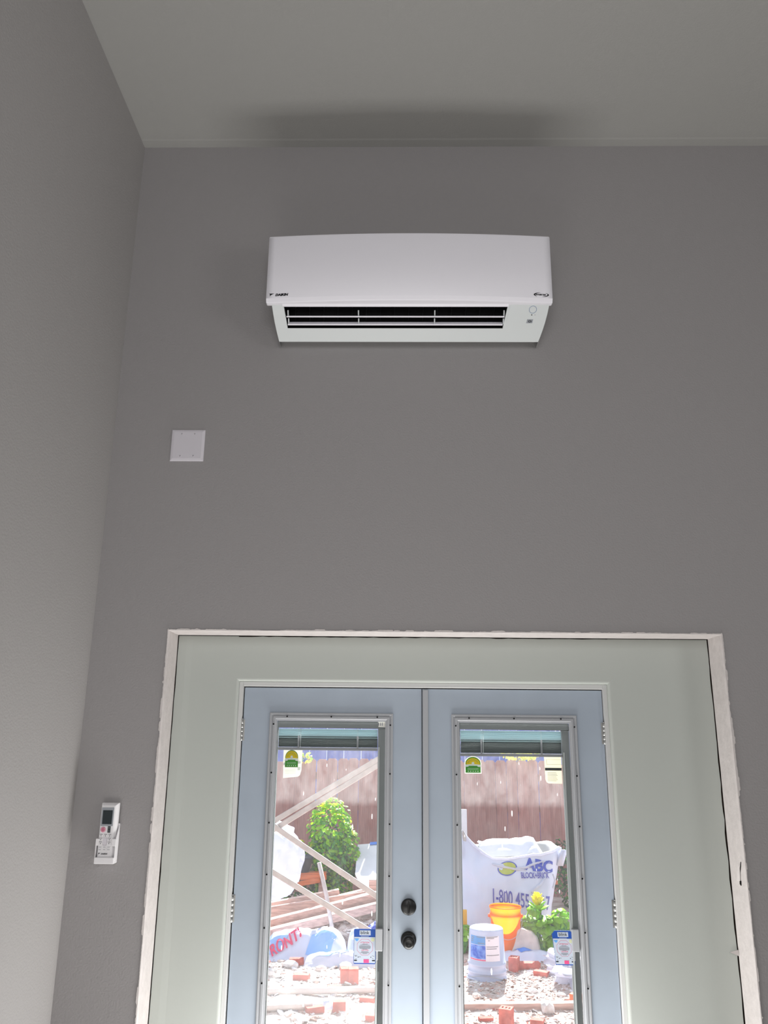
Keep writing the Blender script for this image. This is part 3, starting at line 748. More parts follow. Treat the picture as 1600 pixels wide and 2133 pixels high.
b = MB(); flat(b, [(-.573, 1.683), (-.560, 1.684), (-.560, 1.698), (-.573, 1.697)], YO-.0005); flat(b, [(-.638, 1.705), (-.631, 1.705), (-.631, 1.716), (-.638, 1.716)], YO-.0005); flat(b, [(-.572, 1.712), (-.560, 1.712), (-.560, 1.723), (-.572, 1.723)], YO-.0005)
for k in range(5): flat(b, [(-.631, 1.687-k*.005), (-.580, 1.688-k*.005), (-.580, 1.689-k*.005), (-.631, 1.688-k*.005)], YO-.0005, .0002)
b.build('print', PALEB, t)
t = thing('energy_sticker', 'green and yellow arched sticker with a white rim, upper left of the right door glass', 'sticker', (.235, YO, 1.675))
b = MB(); flat(b, arch(.1945, .2715, 1.677, 1.722, 1.7535), YO); b.build('paper', PAPER, t)
badge(t, .1985, .2675, 1.681, 1.7500, GREEN, YO-.0005)
t = thing('glass_label', 'cream paper label with a dark bar, upper right corner of the right door glass', 'sticker', (.60, YO, 1.635))
b = MB(); flat(b, [(.559, 1.757), (.637, 1.757), (.637, 1.6375), (.576, 1.638), (.566, 1.644), (.562, 1.655)], YO); b.build('paper', CREAM, t)
b = MB(); flat(b, [(.5615, 1.694), (.637, 1.694), (.637, 1.706), (.5615, 1.706)], YO-.0005); b.build('dark_bar', DKGREY, t)
b = MB(); P4 = [(.570, 1.720), (.637, 1.720), (.637, 1.721), (.570, 1.721)]; flat(b, P4, YO-.0005, .0002); flat(b, [(.570, 1.742), (.637, 1.742), (.637, 1.743), (.570, 1.743)], YO-.0005, .0002); flat(b, [(.570, 1.720), (.571, 1.720), (.571, 1.743), (.570, 1.743)], YO-.0005, .0002)
for k in range(7): flat(b, [(.572, 1.684-k*.006), (.612+.003*(k % 3), 1.684-k*.006), (.612+.003*(k % 3), 1.6855-k*.006), (.572, 1.6855-k*.006)], YO-.0005, .0002)
b.build('print', INKG, t)
t = thing('code_label', 'tiny white label with grey bars at the top right of the left door glass', 'sticker', (-.18, YS, 1.878))
b = MB(); flat(b, [(-.2045, 1.901), (-.1685, 1.902), (-.1685, 1.8775), (-.2020, 1.8785)], YS); b.build('paper', PAPER, t)
b = MB()
for k in range(3):
    flat(b, [(-.2035+k*.0085, 1.884), (-.1995+k*.0085, 1.884), (-.1995+k*.0085, 1.898), (-.2035+k*.0085, 1.898)], YS-.0005, .0002)
b.build('bars', INKG, t)
#OUTDOOR
# ============================================================ outdoors
random.seed(11)
def gz(x, y):
    return -.062 + .016*nz(x, y, 0, 1.6) + .008*nz(x, y, 3, 6)
b = MB(); X_ = [-7+.5*i for i in range(9)] + [-2.5+.07*i for i in range(86)] + [3.6+.5*i for i in range(10)]
Y_ = [.31+.3*i for i in range(6)] + [2.1+.07*i for i in range(80)] + [7.8+.6*i for i in range(14)]
V = [[b.bm.verts.new((x, y, gz(x, y))) for x in X_] for y in Y_]
for j in range(len(Y_)-1):
    for i in range(len(X_)-1): f = b.bm.faces.new([V[j][i], V[j][i+1], V[j+1][i+1], V[j+1][i]]); f.smooth = True
g_ = b.build('ground', SOIL); struct(g_)

# fence of dog-eared boards, rails on the far side
fe = thing('board_fence', 'tall reddish brown wooden fence of dog-eared boards across the back of the yard', 'fence', (.2, 7.5, -.06))
pk = []
for h in (1.64, 1.632, 1.648):
    b = MB(); wd2 = .0685; c_ = .03
    b.prism([(-wd2, 0, -.03), (wd2, 0, -.03), (wd2, 0, h-c_), (wd2-c_*.9, 0, h), (-wd2+c_*.9, 0, h), (-wd2, 0, h-c_)], (0, .017, 0))
    pk.append(b)
protos = []
for k, b in enumerate(pk):
    o = b.build('picket', FENCE); o.parent = fe; o.location = (0, 0, 0); protos.append(o)
for i in range(72):
    x = -5.0 + i*.1388 + (.0025 if i % 7 in (2, 5) else 0)
    o = protos[i] if i < 3 else protos[random.randrange(3)].copy()
    if i >= 3: COL.objects.link(o); o.parent = fe
    dz = random.uniform(-.012, .010) - max(0, x-1.7)*.10 - (.05 if -1.75 < x < -1.36 else 0)
    o.location = (x-.2, random.uniform(-.004, .004), dz); o.rotation_euler = (0, R(random.uniform(-.25, .25)), 0)
for z in (.30, .98, 1.36):
    b = MB(); b.box(-5.3, 5.3, 7.522, 7.56, z-.045, z+.045); b.build('rail', RAIL, fe)
for x in (-4.4, -2.0, .4, 2.8, 5.1):
    b = MB(); b.box(x-.045, x+.045, 7.561, 7.65, -.1, 1.45); b.build('fence_post', RAIL, fe)
nb = thing('blue_board_wall', 'deep blue board wall showing just above the brown fence', 'wall', (.2, 9.5, -.06))
for i in range(38):
    x = -5.0 + i*.27
    b = MB(); b.box(x, x+.262, 9.5+random.uniform(0, .008), 9.53, -.12, 2.3); b.build('wall_board', BLUEW, nb)

# leaves
def leaf_at(bm, p, n, s, rnd, mi, round_=False):
    n = Vector(n).normalized(); t = n.orthogonal().normalized()
    t = Matrix.Rotation(rnd.uniform(0, 2*PI), 3, n) @ t; sd_ = n.cross(t)
    if round_: K = [(-.5, 0, 0), (-.2, .30, .02), (.22, .40, .05), (.5, .22, .03), (.56, 0, 0), (.5, -.22, .03), (.22, -.40, .05), (-.2, -.30, .02)]
    else: K = [(-.55, 0, 0), (-.2, .26, .06), (.2, .24, .07), (.6, 0, -.08), (.2, -.24, .07), (-.2, -.26, .06)]
    vs = [bm.verts.new(p + t*a*s + sd_*c*s + n*h*s) for a, c, h in K]
    if round_:
        f = bm.faces.new(vs); f.material_index = mi
    else:
        for q in ((0, 1, 5), (1, 2, 4, 5), (2, 3, 4)):
            f = bm.faces.new([vs[i] for i in q]); f.material_index = mi
def shrub(name, label, cat, base, blobs, n, size, stems, mats, pick, seed=1):
    rnd = random.Random(seed); t = thing(name, label, cat, base)
    b = MB()
    for pts, r_ in stems: b.tube(pts, r_, 6)
    b.build('stem', STEM, t)
    b = MB()
    tot = sum(q[3]*q[4]*q[5] for q in blobs)
    for cx_, cy_, cz_, rx, ry, rz in blobs:
        for _ in range(int(n*rx*ry*rz/tot)):
            while True:
                d = Vector((rnd.uniform(-1, 1), rnd.uniform(-1, 1), rnd.uniform(-1, 1)))
                if .25 < d.length < 1: break
            d = d.normalized()*(d.length**.45)*(1+.18*nz(d.x*2+cx_, d.y*2, d.z*2, 1.5))
            p = Vector((cx_+d.x*rx, cy_+d.y*ry, cz_+d.z*rz))
            if p.z < gz(p.x, p.y)+.01: continue
            nn = Vector((d.x+rnd.uniform(-.7, .7), d.y+rnd.uniform(-.7, .7), d.z+rnd.uniform(.0, 1.1)))
            leaf_at(b.bm, p, nn, size*rnd.uniform(.7, 1.25), rnd, pick(d, rnd))
    o = b.build('foliage', mats, t, fix=False); o['kind'] = 'stuff'
    return t
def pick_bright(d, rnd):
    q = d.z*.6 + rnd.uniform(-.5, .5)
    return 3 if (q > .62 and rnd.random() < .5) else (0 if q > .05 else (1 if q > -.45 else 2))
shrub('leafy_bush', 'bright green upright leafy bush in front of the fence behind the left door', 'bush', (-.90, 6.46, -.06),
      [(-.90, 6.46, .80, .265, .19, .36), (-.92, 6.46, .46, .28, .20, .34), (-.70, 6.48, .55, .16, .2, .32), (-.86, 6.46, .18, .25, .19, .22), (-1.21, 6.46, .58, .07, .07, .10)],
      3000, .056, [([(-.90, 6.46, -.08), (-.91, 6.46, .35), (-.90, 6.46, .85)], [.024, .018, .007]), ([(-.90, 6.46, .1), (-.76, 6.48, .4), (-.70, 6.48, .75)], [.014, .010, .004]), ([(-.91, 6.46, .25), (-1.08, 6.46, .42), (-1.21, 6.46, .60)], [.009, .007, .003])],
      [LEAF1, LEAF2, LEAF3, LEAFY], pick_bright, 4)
pick_dark = lambda d, r_: 2 if r_.random() < .75 else 1
shrub('low_shrub', 'low dark green ground cover in the shade under the orange bench', 'shrub', (-1.40, 6.95, -.06), [(-1.42, 6.95, .05, .30, .22, .20)], 700, .045, [([(-1.42, 6.95, -.08), (-1.42, 6.95, .1)], .012)], [LEAF1, LEAF2, LEAF3], pick_dark, 5)
shrub('low_shrub', 'dim green shrub against the fence at the right edge of the right door glass', 'shrub', (1.95, 6.85, -.06), [(1.95, 6.85, .30, .22, .25, .36), (1.85, 6.8, .55, .1, .14, .16)], 700, .045, [([(1.95, 6.85, -.08), (1.93, 6.85, .4)], .012)], [LEAF1, LEAF2, LEAF3], pick_dark, 6)
shrub('vine', 'yellow-leaved vine hanging over the fence top above the right door glass', 'vine', (1.5, 7.75, -.06), [(1.42, 7.42, 1.66, .10, .09, .07), (1.62, 7.42, 1.665, .12, .09, .06), (1.5, 7.7, 1.66, .25, .12, .1)], 130, .075, [([(1.5, 7.75, -.08), (1.5, 7.72, 1.0), (1.48, 7.6, 1.66), (1.42, 7.42, 1.66)], .012)], [LEAFY, LEAF1, LEAFY, LEAFY], lambda d, r_: 0 if r_.random() < .75 else 1, 7)
shrub('vine', 'pale green vine spilling over the fence top beside the white sticker', 'vine', (-1.45, 7.75, -.06), [(-1.42, 7.42, 1.60, .07, .07, .08), (-1.30, 7.42, 1.58, .06, .05, .06)], 60, .06, [([(-1.45, 7.75, -.08), (-1.45, 7.72, 1.0), (-1.43, 7.6, 1.62), (-1.35, 7.42, 1.6)], .010)], [LEAFY, LEAF1, LEAF2], lambda d, r_: r_.randrange(2), 8)

# jade plants: each leaf an object
def leaf_proto(name, m, seed):
    b = MB(); K = [(-.5, 0, 0), (-.2, .24, .05), (.15, .36, .09), (.42, .28, .07), (.55, 0, .02), (.42, -.28, .07), (.15, -.36, .09), (-.2, -.24, .05)]
    c = b.bm.verts.new((.12, 0, 0)); vs = [b.bm.verts.new(k) for k in K]; lo = [b.bm.verts.new((k[0], k[1], k[2]-.05)) for k in K]; cl = b.bm.verts.new((.12, 0, -.08))
    for i in range(8):
        j = (i+1) % 8; b.bm.faces.new([c, vs[i], vs[j]]); b.bm.faces.new([cl, lo[j], lo[i]]); b.bm.faces.new([vs[i], lo[i], lo[j], vs[j]])
    me_o = b.build(name, m, smooth=True); return me_o
def jade(label, base, blobs, n, size, seed, shoot=None):
    rnd = random.Random(seed); t = thing('jade_plant', label, 'plant', base)
    b = MB(); b.tube([(base[0], base[1], base[2]-.02), (base[0], base[1], base[2]+.16)], .02, 6)
    if shoot: b.tube([(base[0]-.06, base[1], base[2]+.1), (shoot[0], shoot[1], shoot[2]-.02)], [.014, .008], 6)
    b.build('stem', STEM, t)
    ms = [LEAF1, LEAF2, LEAFY]; pr_ = []
    for m in ms:
        o = leaf_proto('leaf', m, 0); o.parent = t; pr_.append(o)
    used = [False]*3
    def put(k, p, nn, s, axis=None):
        if not used[k]: o = pr_[k]; used[k] = True
        else: o = pr_[k].copy(); COL.objects.link(o); o.parent = t
        q = Vector(nn).normalized().to_track_quat('Z', 'X') @ Matrix.Rotation(rnd.uniform(0, 2*PI), 3, 'Z').to_quaternion()
        if axis is not None:
            ax_ = Vector(axis).normalized(); n_ = (Vector(nn) - ax_*Vector(nn).dot(ax_)).normalized()
            q = Matrix((ax_, n_.cross(ax_), n_)).transposed().to_quaternion()
        o.rotation_mode = 'QUATERNION'; o.rotation_quaternion = q; o.location = p - Vector(base); o.scale = (s, s, s)
    tot = sum(q[3]*q[4]*q[5] for q in blobs)
    for cx_, cy_, cz_, rx, ry, rz in blobs:
        for _ in range(max(3, int(n*rx*ry*rz/tot))):
            d = Vector((rnd.gauss(0, 1), rnd.gauss(0, 1)-.5, rnd.gauss(0, 1)+.3)).normalized()*rnd.uniform(.75, 1.02)
            p = Vector((cx_+d.x*rx, cy_+d.y*ry, cz_+d.z*rz))
            if p.z < -.03: p.z = -.02+rnd.uniform(0, .05)
            put(0 if d.z > -.1 or rnd.random() < .3 else 1, p, (d.x+rnd.uniform(-.5, .5), d.y-.25+rnd.uniform(-.5, .5), d.z+.55), size*rnd.uniform(.75, 1.2))
    if shoot:
        for k in range(16):
            a = k*2.4; h = k/16
            p = Vector((shoot[0]+math.cos(a)*.045*(1.2-h*.8), shoot[1]+math.sin(a)*.045*(1.2-h*.8), shoot[2]-.12+h*.12))
            put(2 if h > .35 else 0, p, (-math.cos(a)*.5, -math.sin(a)*.5, .8), size*(1.35-.5*h), (math.cos(a)*(.9-.6*h), math.sin(a)*(.9-.6*h), .45+.5*h))
    for k in range(3):
        if not used[k]: put(k, Vector((base[0], base[1], base[2]+.17)), (0, 0, 1), size)
    return t
jade('big rounded-leaf jade plant with a tall yellow-green shoot beside the orange bucket', (1.32, 4.64, -.06), [(1.28, 4.64, .13, .22, .13, .14), (1.42, 4.64, .19, .12, .12, .12), (1.14, 4.66, .16, .10, .09, .11), (1.18, 4.66, .27, .07, .07, .08), (1.38, 4.56, .04, .17, .11, .10), (1.22, 4.58, .03, .10, .06, .07)], 270, .078, 3, (1.205, 4.64, .44))
jade('small jade plant behind the upturned white pail at the left glass edge', (.53, 4.62, -.06), [(.53, 4.62, .06, .10, .10, .12)], 40, .065, 5)

# pop-up frame of crossed poles
cf = thing('folding_canopy_frame', 'pale metal folding frame of crossed poles behind the left door glass', 'frame', (-.57, 2.6, -.06))
for x in (-1.10, -.05):
    b = MB(); b.box(x-.018, x+.018, 2.585, 2.62, -.05, 1.95); b.build('upright', POLE, cf, bevel=.003)
    b = MB(); b.box(x-.05, x+.05, 2.56, 2.65, -.062, -.05); b.build('foot', POLE, cf, bevel=.003)
for p, q in (((-1.09, 2.572, 1.198), (-.06, 2.572, 1.799)), ((-1.09, 2.572, 1.138), (-.06, 2.572, 1.762)), ((-1.09, 2.548, 1.268), (-.06, 2.548, .645)), ((-1.09, 2.548, .962), (-.06, 2.548, .410))):
    b = MB(); b.beam(p, q, .020, .037); b.build('cross_pole', POLE, cf, bevel=.004)
for z in (1.17, .955): b = MB(); b.box(-1.118, -1.07, 2.555, 2.625, z-.03, z+.07); b.build('joint', POLE, cf, bevel=.004)

# ---- bulk bag with printed front
BCX, BCY, BB, PW = .95, 5.48, .46, 4.0
def bag_ax(v): return .455 + .015*v
def bag_lean(z): return .27*min(1.2, max(0, (z+.06)/.76))
def bag_front(x, z):
    v = min(1, max(0, (z+.06)/.76)); cx_ = BCX + .07*v; a = .47 + .13*v*v
    q = min(.999, abs((x-cx_)/a)); y = BCY - BB*(1-q**PW)**(1/PW)
    wr = .030*nz(x*3, z*4, 1.7) + .014*nz(x*9+z*4, z*7, 4) + .030*max(0, v-.62)*math.sin(x*14+z*5) + .030*abs(nz(x*5+z*4, z*6-x*2, 8)) + .022*max(0, (.95-x)/.5)*min(1, v*2)*math.sin(20*(x-.4)+11*z)
    return y + wr - .05*math.sin(PI*min(1, v)) + bag_lean(z)
def bag_top(u, back):
    """u: -1..1 across"""
    if back: return .70 + .04*u + .012*nz(u*7, 1)
    K = ((-1, .97), (-.77, .911), (-.59, .787), (-.39, .695), (-.2, .650), (.17, .672), (.58, .705), (.92, .754), (1, .73))
    for (a, za), (c, zc) in zip(K, K[1:]):
        if u <= c: return za + (zc-za)*(u-a)/(c-a) + .010*nz(u*6, 9)
    return .73
bb = thing('bulk_bag', 'large white bulk bag with blue printed letters standing open in the yard', 'bag', (BCX, BCY, -.06))
def bag_ring(kind):
    b = MB(); n = 96; m = 26; ringv = []
    for j in range(m+1):
        v = j/m; row = []
        for i in range(n):
            th = 2*PI*i/n; c, s_ = math.cos(th), math.sin(th)
            su = abs(c)**(2/PW)*(1 if c > 0 else -1); sv = abs(s_)**(2/PW)*(1 if s_ > 0 else -1)
            back = s_ > 0
            zt = bag_top(su, True)*max(0, s_)**.35 + bag_top(su, False)*(1-max(0, s_)**.35) if back else bag_top(su, False)
            z = -.065 + (zt+.065)*v
            vv = min(1, max(0, (z+.06)/.76)); cx_ = BCX + .07*vv; a = .47 + .13*vv*vv
            if vv < .1: a *= .93+.7*vv
            x = cx_ + a*su
            if back: y = BCY + BB*.95*sv + .03*nz(x*4, z*5, 7) + bag_lean(z)
            else: y = bag_front(x, z) if s_ < -.02 else BCY + bag_lean(z)
            if c < -.6 and s_ < .4 and z > .62:       # pulled-up left corner
                y -= .10*(z-.62)/.3
            row.append(Vector((x, y, z)))
        ringv.append(row)
    return ringv, n, m
ringv, n, m = bag_ring(0)
b = MB(); VV = [[b.bm.verts.new(p) for p in row] for row in ringv]
for j in range(m):
    for i in range(n): f = b.bm.faces.new([VV[j][i], VV[j][(i+1) % n], VV[j+1][(i+1) % n], VV[j+1][i]]); f.smooth = True
b.bm.faces.new(VV[0][::-1])
b.build('sack_body', BAGW, bb, fix=False)
b = MB(); cen = Vector((BCX+.05, BCY+.25, .3)); top = ringv[-1]; prev = [b.bm.verts.new(p) for p in top]
for k, (sc_, dz) in enumerate(((.965, .012), (.90, -.04), (.85, -.2), (.80, -.36))):
    cur = [b.bm.verts.new(Vector((cen.x+(p.x-cen.x)*sc_, cen.y+(p.y-cen.y)*sc_, p.z+dz+.015*nz(p.x*9, p.y*9, k)))) for p in top]
    for i in range(n): f = b.bm.faces.new([prev[i], cur[i], cur[(i+1) % n], prev[(i+1) % n]]); f.smooth = True
    prev = cur
b.bm.faces.new(prev); b.build('lining', BAGIN, bb, fix=False)
# rolled rim, draped flap over the back edge, ties
b = MB(); b.tube([p+Vector((0, 0, .004)) for p in top[50:95]], [.013+.007*nz(i*.5, 3) for i in range(45)], 7); b.build('rolled_rim', BAGT, bb)
b = MB(); nu, nv = 22, 12; V2 = []
for j in range(nv+1):
    row = []
    for i in range(nu+1):
        u = i/nu; v = j/nv
        x = .78+.71*u; y = 6.02 - .30*v - .05*math.sin(u*PI); z = .745 + .055*u - .13*v**1.5 + .035*math.sin(v*PI) + .035*nz(u*6, v*4, 2) - .17*max(0, u-.86)/.14
        row.append(b.bm.verts.new((x, y, z)))
    V2.append(row)
for j in range(nv):
    for i in range(nu): f = b.bm.faces.new([V2[j][i], V2[j][i+1], V2[j+1][i+1], V2[j+1][i]]); f.smooth = True
b.build('top_flap', BAGT, bb, fix=False)
b = MB()
for dx in (0, .02, -.015): b.tube([(1.555+dx, 5.36, .60), (1.58+dx, 5.34, .67), (1.605+dx, 5.36, .745)], [.022, .016, .02], 6)
b.build('gathered_corner', BAGT, bb)
for p_ in ([(1.02, 4.66, .655), (1.12, 4.64, .66), (1.20, 4.63, .69), (1.30, 4.66, .715)], [(.80, 4.66, .69), (.90, 4.63, .665), (1.02, 4.62, .645), (1.12, 4.62, .64)], [(1.30, 4.70, .58), (1.24, 4.65, .52), (1.15, 4.64, .46)], [(1.38, 4.70, .60), (1.40, 4.69, .54), (1.37, 4.69, .48)]):
    b = MB(); p_ = [(-.113+(p[0]+.113)*1.06, 0, 1.82-(1.82-p[2])*1.061) for p in p_]; b.tube([(p[0], bag_front(p[0], p[2])-.008, p[2]) for p in p_], [.007, .013, .013, .005][:len(p_)], 6); b.build('tie_strip', BAGT, bb)
def on_bag(x0, z0, tilt, e=.006):
    return lambda u, v: (x0+u, bag_front(x0+u, z0+v-tilt*u)-e, z0+v-tilt*u)
b = MB(); b.text('ABC', .142, on_bag(1.185, .574, .10), bold=.006, shear=.12, sx=1.03); b.build('big_lettering', PRINTB, bb, fix=False)
b = MB(); b.text('BLOCK+BRICK', .070, on_bag(1.135, .500, .01), bold=.0018, sx=.62); b.build('small_lettering', PRINTV, bb, fix=False)
b = MB(); b.text('1-800 455 W17', .175, on_bag(.820, .290, .13), bold=.002, sx=.525, shear=.08); b.build('phone_number', PRINTV, bb, fix=False)
b = MB(); N_ = 40; c0 = (1.005, .582)
ell = lambda s_, k: (c0[0]+.100*s_*math.cos(2*PI*k/N_), c0[1]+.062*s_*math.sin(2*PI*k/N_)+.01*math.cos(2*PI*k/N_))
for k in range(N_):
    q = [ell(1, k), ell(1, k+1), ell(.88, k+1), ell(.88, k)]; b.face([(x, bag_front(x, z)-.006, z) for x, z in q])
lg = b.build('logo_rim', PRINTB, bb, fix=False)
b = MB()
for k in range(N_):
    for s0, s1 in ((.87, .6), (.6, .3)):
        q = [ell(s0, k), ell(s0, k+1), ell(s1, k+1), ell(s1, k)]; b.face([(x, bag_front(x, z)-.006, z) for x, z in q])
    b.face([(x, bag_front(x, z)-.006, z) for x, z in (ell(.3, k), ell(.3, k+1), c0)])
b.build('logo_field', LIME, bb, fix=False)

# ---- crumpled sacks
def sack(name, label, cat, c, rad, m, amp, seed, power=2.6, nu=56, nv=30, flat_=True):
    b = MB(); V2 = []
    for j in range(nv+1):
        ph = -PI/2 + PI*j/nv; row = []
        for i in range(nu):
            th = 2*PI*i/nu; e = 2/power
            sg = lambda v: abs(v)**e*(1 if v > 0 else -1)
            d = Vector((sg(math.cos(ph))*sg(math.cos(th)), sg(math.cos(ph))*sg(math.sin(th)), sg(math.sin(ph))))
            f = 1 + amp*noise.noise(d*2.2+Vector((seed, 0, 0))) + amp*.9*abs(noise.noise(d*5+Vector((0, seed, 0)))) - amp*.3 + amp*.5*abs(noise.noise(d*11+Vector((0, 0, seed))))
            p = Vector((c[0]+d.x*rad[0]*f, c[1]+d.y*rad[1]*f, c[2]+d.z*rad[2]*f))
            p.z = max(p.z, -.075)
            row.append(b.bm.verts.new(p))
        V2.append(row)
    for j in range(nv):
        for i in range(nu): f = b.bm.faces.new([V2[j][i], V2[j][(i+1) % nu], V2[j+1][(i+1) % nu], V2[j+1][i]]); f.smooth = (i*7+j*3) % 5 != 0
    bmesh.ops.remove_doubles(b.bm, verts=b.bm.verts, dist=1e-5)
    return tag(b.build(name, m, loc=(c[0], c[1], -.06), fix=False), label, cat)
sack('plastic_sack', 'bulging white plastic sack at the left edge of the left door glass', 'sack', (-1.47, 4.65, .70), (.44, .30, .37), BAGT, .16, 3.1, power=2.2)
cr = thing('wooden_crate', 'low wooden crate under the bulging white plastic sack', 'crate', (-1.68, 4.65, -.06))
for k in range(3): b = MB(); b.box(-2.0, -1.36, 4.46, 4.48, -.06+k*.135, .05+k*.135); b.build('slat', TIMBER, cr)
for x in (-1.98, -1.40): b = MB(); b.box(x-.025, x+.025, 4.48, 4.84, -.07, .30); b.build('end_panel', TIMBER, cr)
b = MB(); b.box(-2.0, -1.36, 4.46, 4.86, .30, .33); b.build('lid', TIMBER, cr)
sack('crumpled_sheet', 'crumpled white plastic heaped at the foot of the right door glass', 'plastic sheet', (1.44, 3.92, -.03), (.24, .40, .11), BAGT, .5, 8.3)

# flat printed bags lying on the ground
def lying_bag(label, c, rx, ry, h, ang, m, seed, prints):
    ca, sa = math.cos(ang), math.sin(ang)
    def H(u, v):
        t_ = min(1, (v+1)/.72); q = max(0, 1-abs(u)**5)**.5*(t_*t_*(3-2*t_))**.75*(1 if v < .2 else max(0, 1-((v-.2)/.8)**2)**.5)
        return h*q*(1+.35*nz(u*1.8, v*1.8, seed)+.15*nz(u*5, v*6, seed+2)) + .006
    def W(u, v, e=0):
        x = c[0]+u*rx*ca-v*ry*sa; y = c[1]+u*rx*sa+v*ry*ca
        return (x, y, gz(x, y)-.006+H(u, v)+e)
    t = thing('printed_bag', label, 'bag', (c[0], c[1], -.06))
    b = MB(); n1, n2 = 44, 26; V2 = [[b.bm.verts.new(W(-1+2*i/n1, -1+2*j/n2)) for i in range(n1+1)] for j in range(n2+1)]
    for j in range(n2):
        for i in range(n1): f = b.bm.faces.new([V2[j][i], V2[j][i+1], V2[j+1][i+1], V2[j+1][i]]); f.smooth = True
    b.build('sack_body', m, t, fix=False)
    for nm, mm, kind, args in prints:
        b = MB()
        if kind == 'text':
            s_, u0, v0, size, rot_, sx = args; cr, sr = math.cos(rot_), math.sin(rot_)
            b.text(s_, size, lambda a, d: W(u0+(a*cr-d*sr)/rx, v0+(a*sr+d*cr)/ry, .022), bold=.004, sx=sx)
        else:
            for poly in args:
                k = 6   # strips follow the surface
                (a0, b0), (a1, b1), (a2, b2), (a3, b3) = poly
                G2 = [[W(a0+(a1-a0)*i/k+((a3+(a2-a3)*i/k)-(a0+(a1-a0)*i/k))*j/k, b0+(b1-b0)*i/k+((b3+(b2-b3)*i/k)-(b0+(b1-b0)*i/k))*j/k, .006) for i in range(k+1)] for j in range(k+1)]
                for j in range(k):
                    for i in range(k): b.face([G2[j][i], G2[j][i+1], G2[j+1][i+1], G2[j+1][i]])
        b.build(nm, mm, t, fix=False)
    return t
lying_bag('white and blue printed bag with red letters lying in front of the planks', (-.94, 4.53), .37, .29, .20, R(4), BAGW, 1.3,
          [('lettering', PRINTR, 'text', ('RONT!', -.80, -.92, .115, R(24), .8)), ('blue_panel', BAGB, 'poly', [[(-.96, -.85), (-.55, -.75), (-.20, .45), (-.95, .45)], [(.0, -.85), (.55, -.92), (.75, -.45), (.15, -.4)]])])
lying_bag('white bag with bold blue strokes lying beside the red-lettered bag', (-.33, 4.54), .23, .27, .20, R(5), BAGW, 2.9,
          [('lettering', PRINTB, 'poly', [[(-.65, .72), (-.45, .80), (-.05, .1), (-.30, .0)], [(.15, .75), (.38, .75), (.30, .35), (.02, .05)], [(-.3, .0), (.15, .12), (.55, .30), (.1, -.10)]]), ('blue_panel', BAGB, 'poly', [[(.45, .1), (.7, .0), (.85, -.35), (.5, -.1)], [(.3, -.5), (.85, -.4), (.9, -.55), (.4, -.65)]])])
lying_bag('small crumpled white bag with a blue slash near the left alarm notice', (-.60, 4.15), .32, .11, .09, R(7), BAGT, 4.4,
          [('blue_panel', BAGB, 'poly', [[(-.75, -.2), (-.2, .45), (.1, .5), (-.3, -.35)], [(-.3, .3), (.05, .7), (.25, .2), (.0, -.3)]])])
lying_bag('flat white bag with a blue stripe on the ground behind the upturned pail', (1.06, 4.50), .24, .16, .07, R(-6), BAGW, 6.4,
          [('blue_panel', TAPE, 'poly', [[(-.75, .25), (-.35, .55), (.25, -.35), (-.2, -.6)]])])
lying_bag('flat crumpled white bag at the lower left of the left door glass', (-.75, 3.02), .30, .12, .04, R(5), BAGT, 8.4, [('blue_panel', BAGB, 'poly', [[(.3, .0), (.45, .3), (.5, -.3), (.35, -.4)]])])
lying_bag('white paper bag with light blue mark at lower right of the left glass', (-.26, 2.92), .17, .11, .05, R(10), PAPER, 9.4, [('blue_panel', TAPE, 'poly', [[(.15, -.5), (.4, -.5), (.45, .2), (.2, .2)]])])

# ---- pails
def wire(b, c, r_, z, drop, n=18, side=-1):
    b.tube([(c[0]+r_*math.cos(PI*k/n), c[1]+side*r_*math.sin(PI*k/n)*1.04-.0, z-drop*math.sin(PI*k/n)) for k in range(n+1)], .0028, 6)
ob = thing('orange_bucket', 'open orange plastic bucket standing in front of the printed bulk bag', 'bucket', (.895, 4.60, -.06))
oc_ = (.895, 4.60, -.055)
b = MB(); b.lathe([(.0, 0), (.118, 0), (.122, .006), (.137, .30), (.145, .302), (.147, .335), (.139, .337), (.141, .385), (.148, .387), (.149, .400), (.143, .402)], oc_, 44, closed_ends=False); b.build('shell', ORANGE, ob)
b = MB()
for s_ in (-1, 1): b.tube([(oc_[0]+s_*.143, oc_[1], oc_[2]+.318), (oc_[0]+s_*.160, oc_[1], oc_[2]+.318)], .014, 10)
b.build('handle_ears', ORANGE, ob)
b = MB(); wire(b, (oc_[0], oc_[1]), .152, oc_[2]+.318, .17); b.build('wire_handle', WIRE, ob)
wp = thing('upturned_pail', 'white plastic pail upside down on the ground with a blue and white label', 'pail', (.640, 3.865, -.06))
pc = (.640, 3.865, -.068)
PZ = .93
PR = [(0, .404), (.035, .406), (.038, .410), (.130, .410), (.139, .404), (.141, .395), (.152, .135), (.159, .132), (.160, .120), (.154, .116), (.155, .075), (.162, .072), (.162, .060), (.156, .056), (.157, .022), (.163, .018), (.163, 0)]
b = MB(); b.lathe([(r_, h_*PZ) for r_, h_ in PR[::-1]], pc, 48, closed_ends=False); b.build('shell', PAIL, wp)
def pail_r(z): return .1415 + (.395-(z-pc[2])/PZ)*(.0105/.26)
def pail_patch(a0, a1, z0, z1, e, n=14):
    b = MB(); pr_ = None
    for i in range(n+1):
        a = R(-90 + a0 + (a1-a0)*i/n)
        cur = [b.bm.verts.new((pc[0]+math.cos(a)*(pail_r(z)+e), pc[1]+math.sin(a)*(pail_r(z)+e), z)) for z in (z0, z1)]
        if pr_: b.bm.faces.new([pr_[0], cur[0], cur[1], pr_[1]])
        pr_ = cur
    return b
lb = pail_patch(-68, 40, .085, .270, .0008).build('label', LABELW, wp, fix=False)
pail_patch(-67, -9, .100, .200, .0014).build('label_picture', LABELB, lb, fix=False)
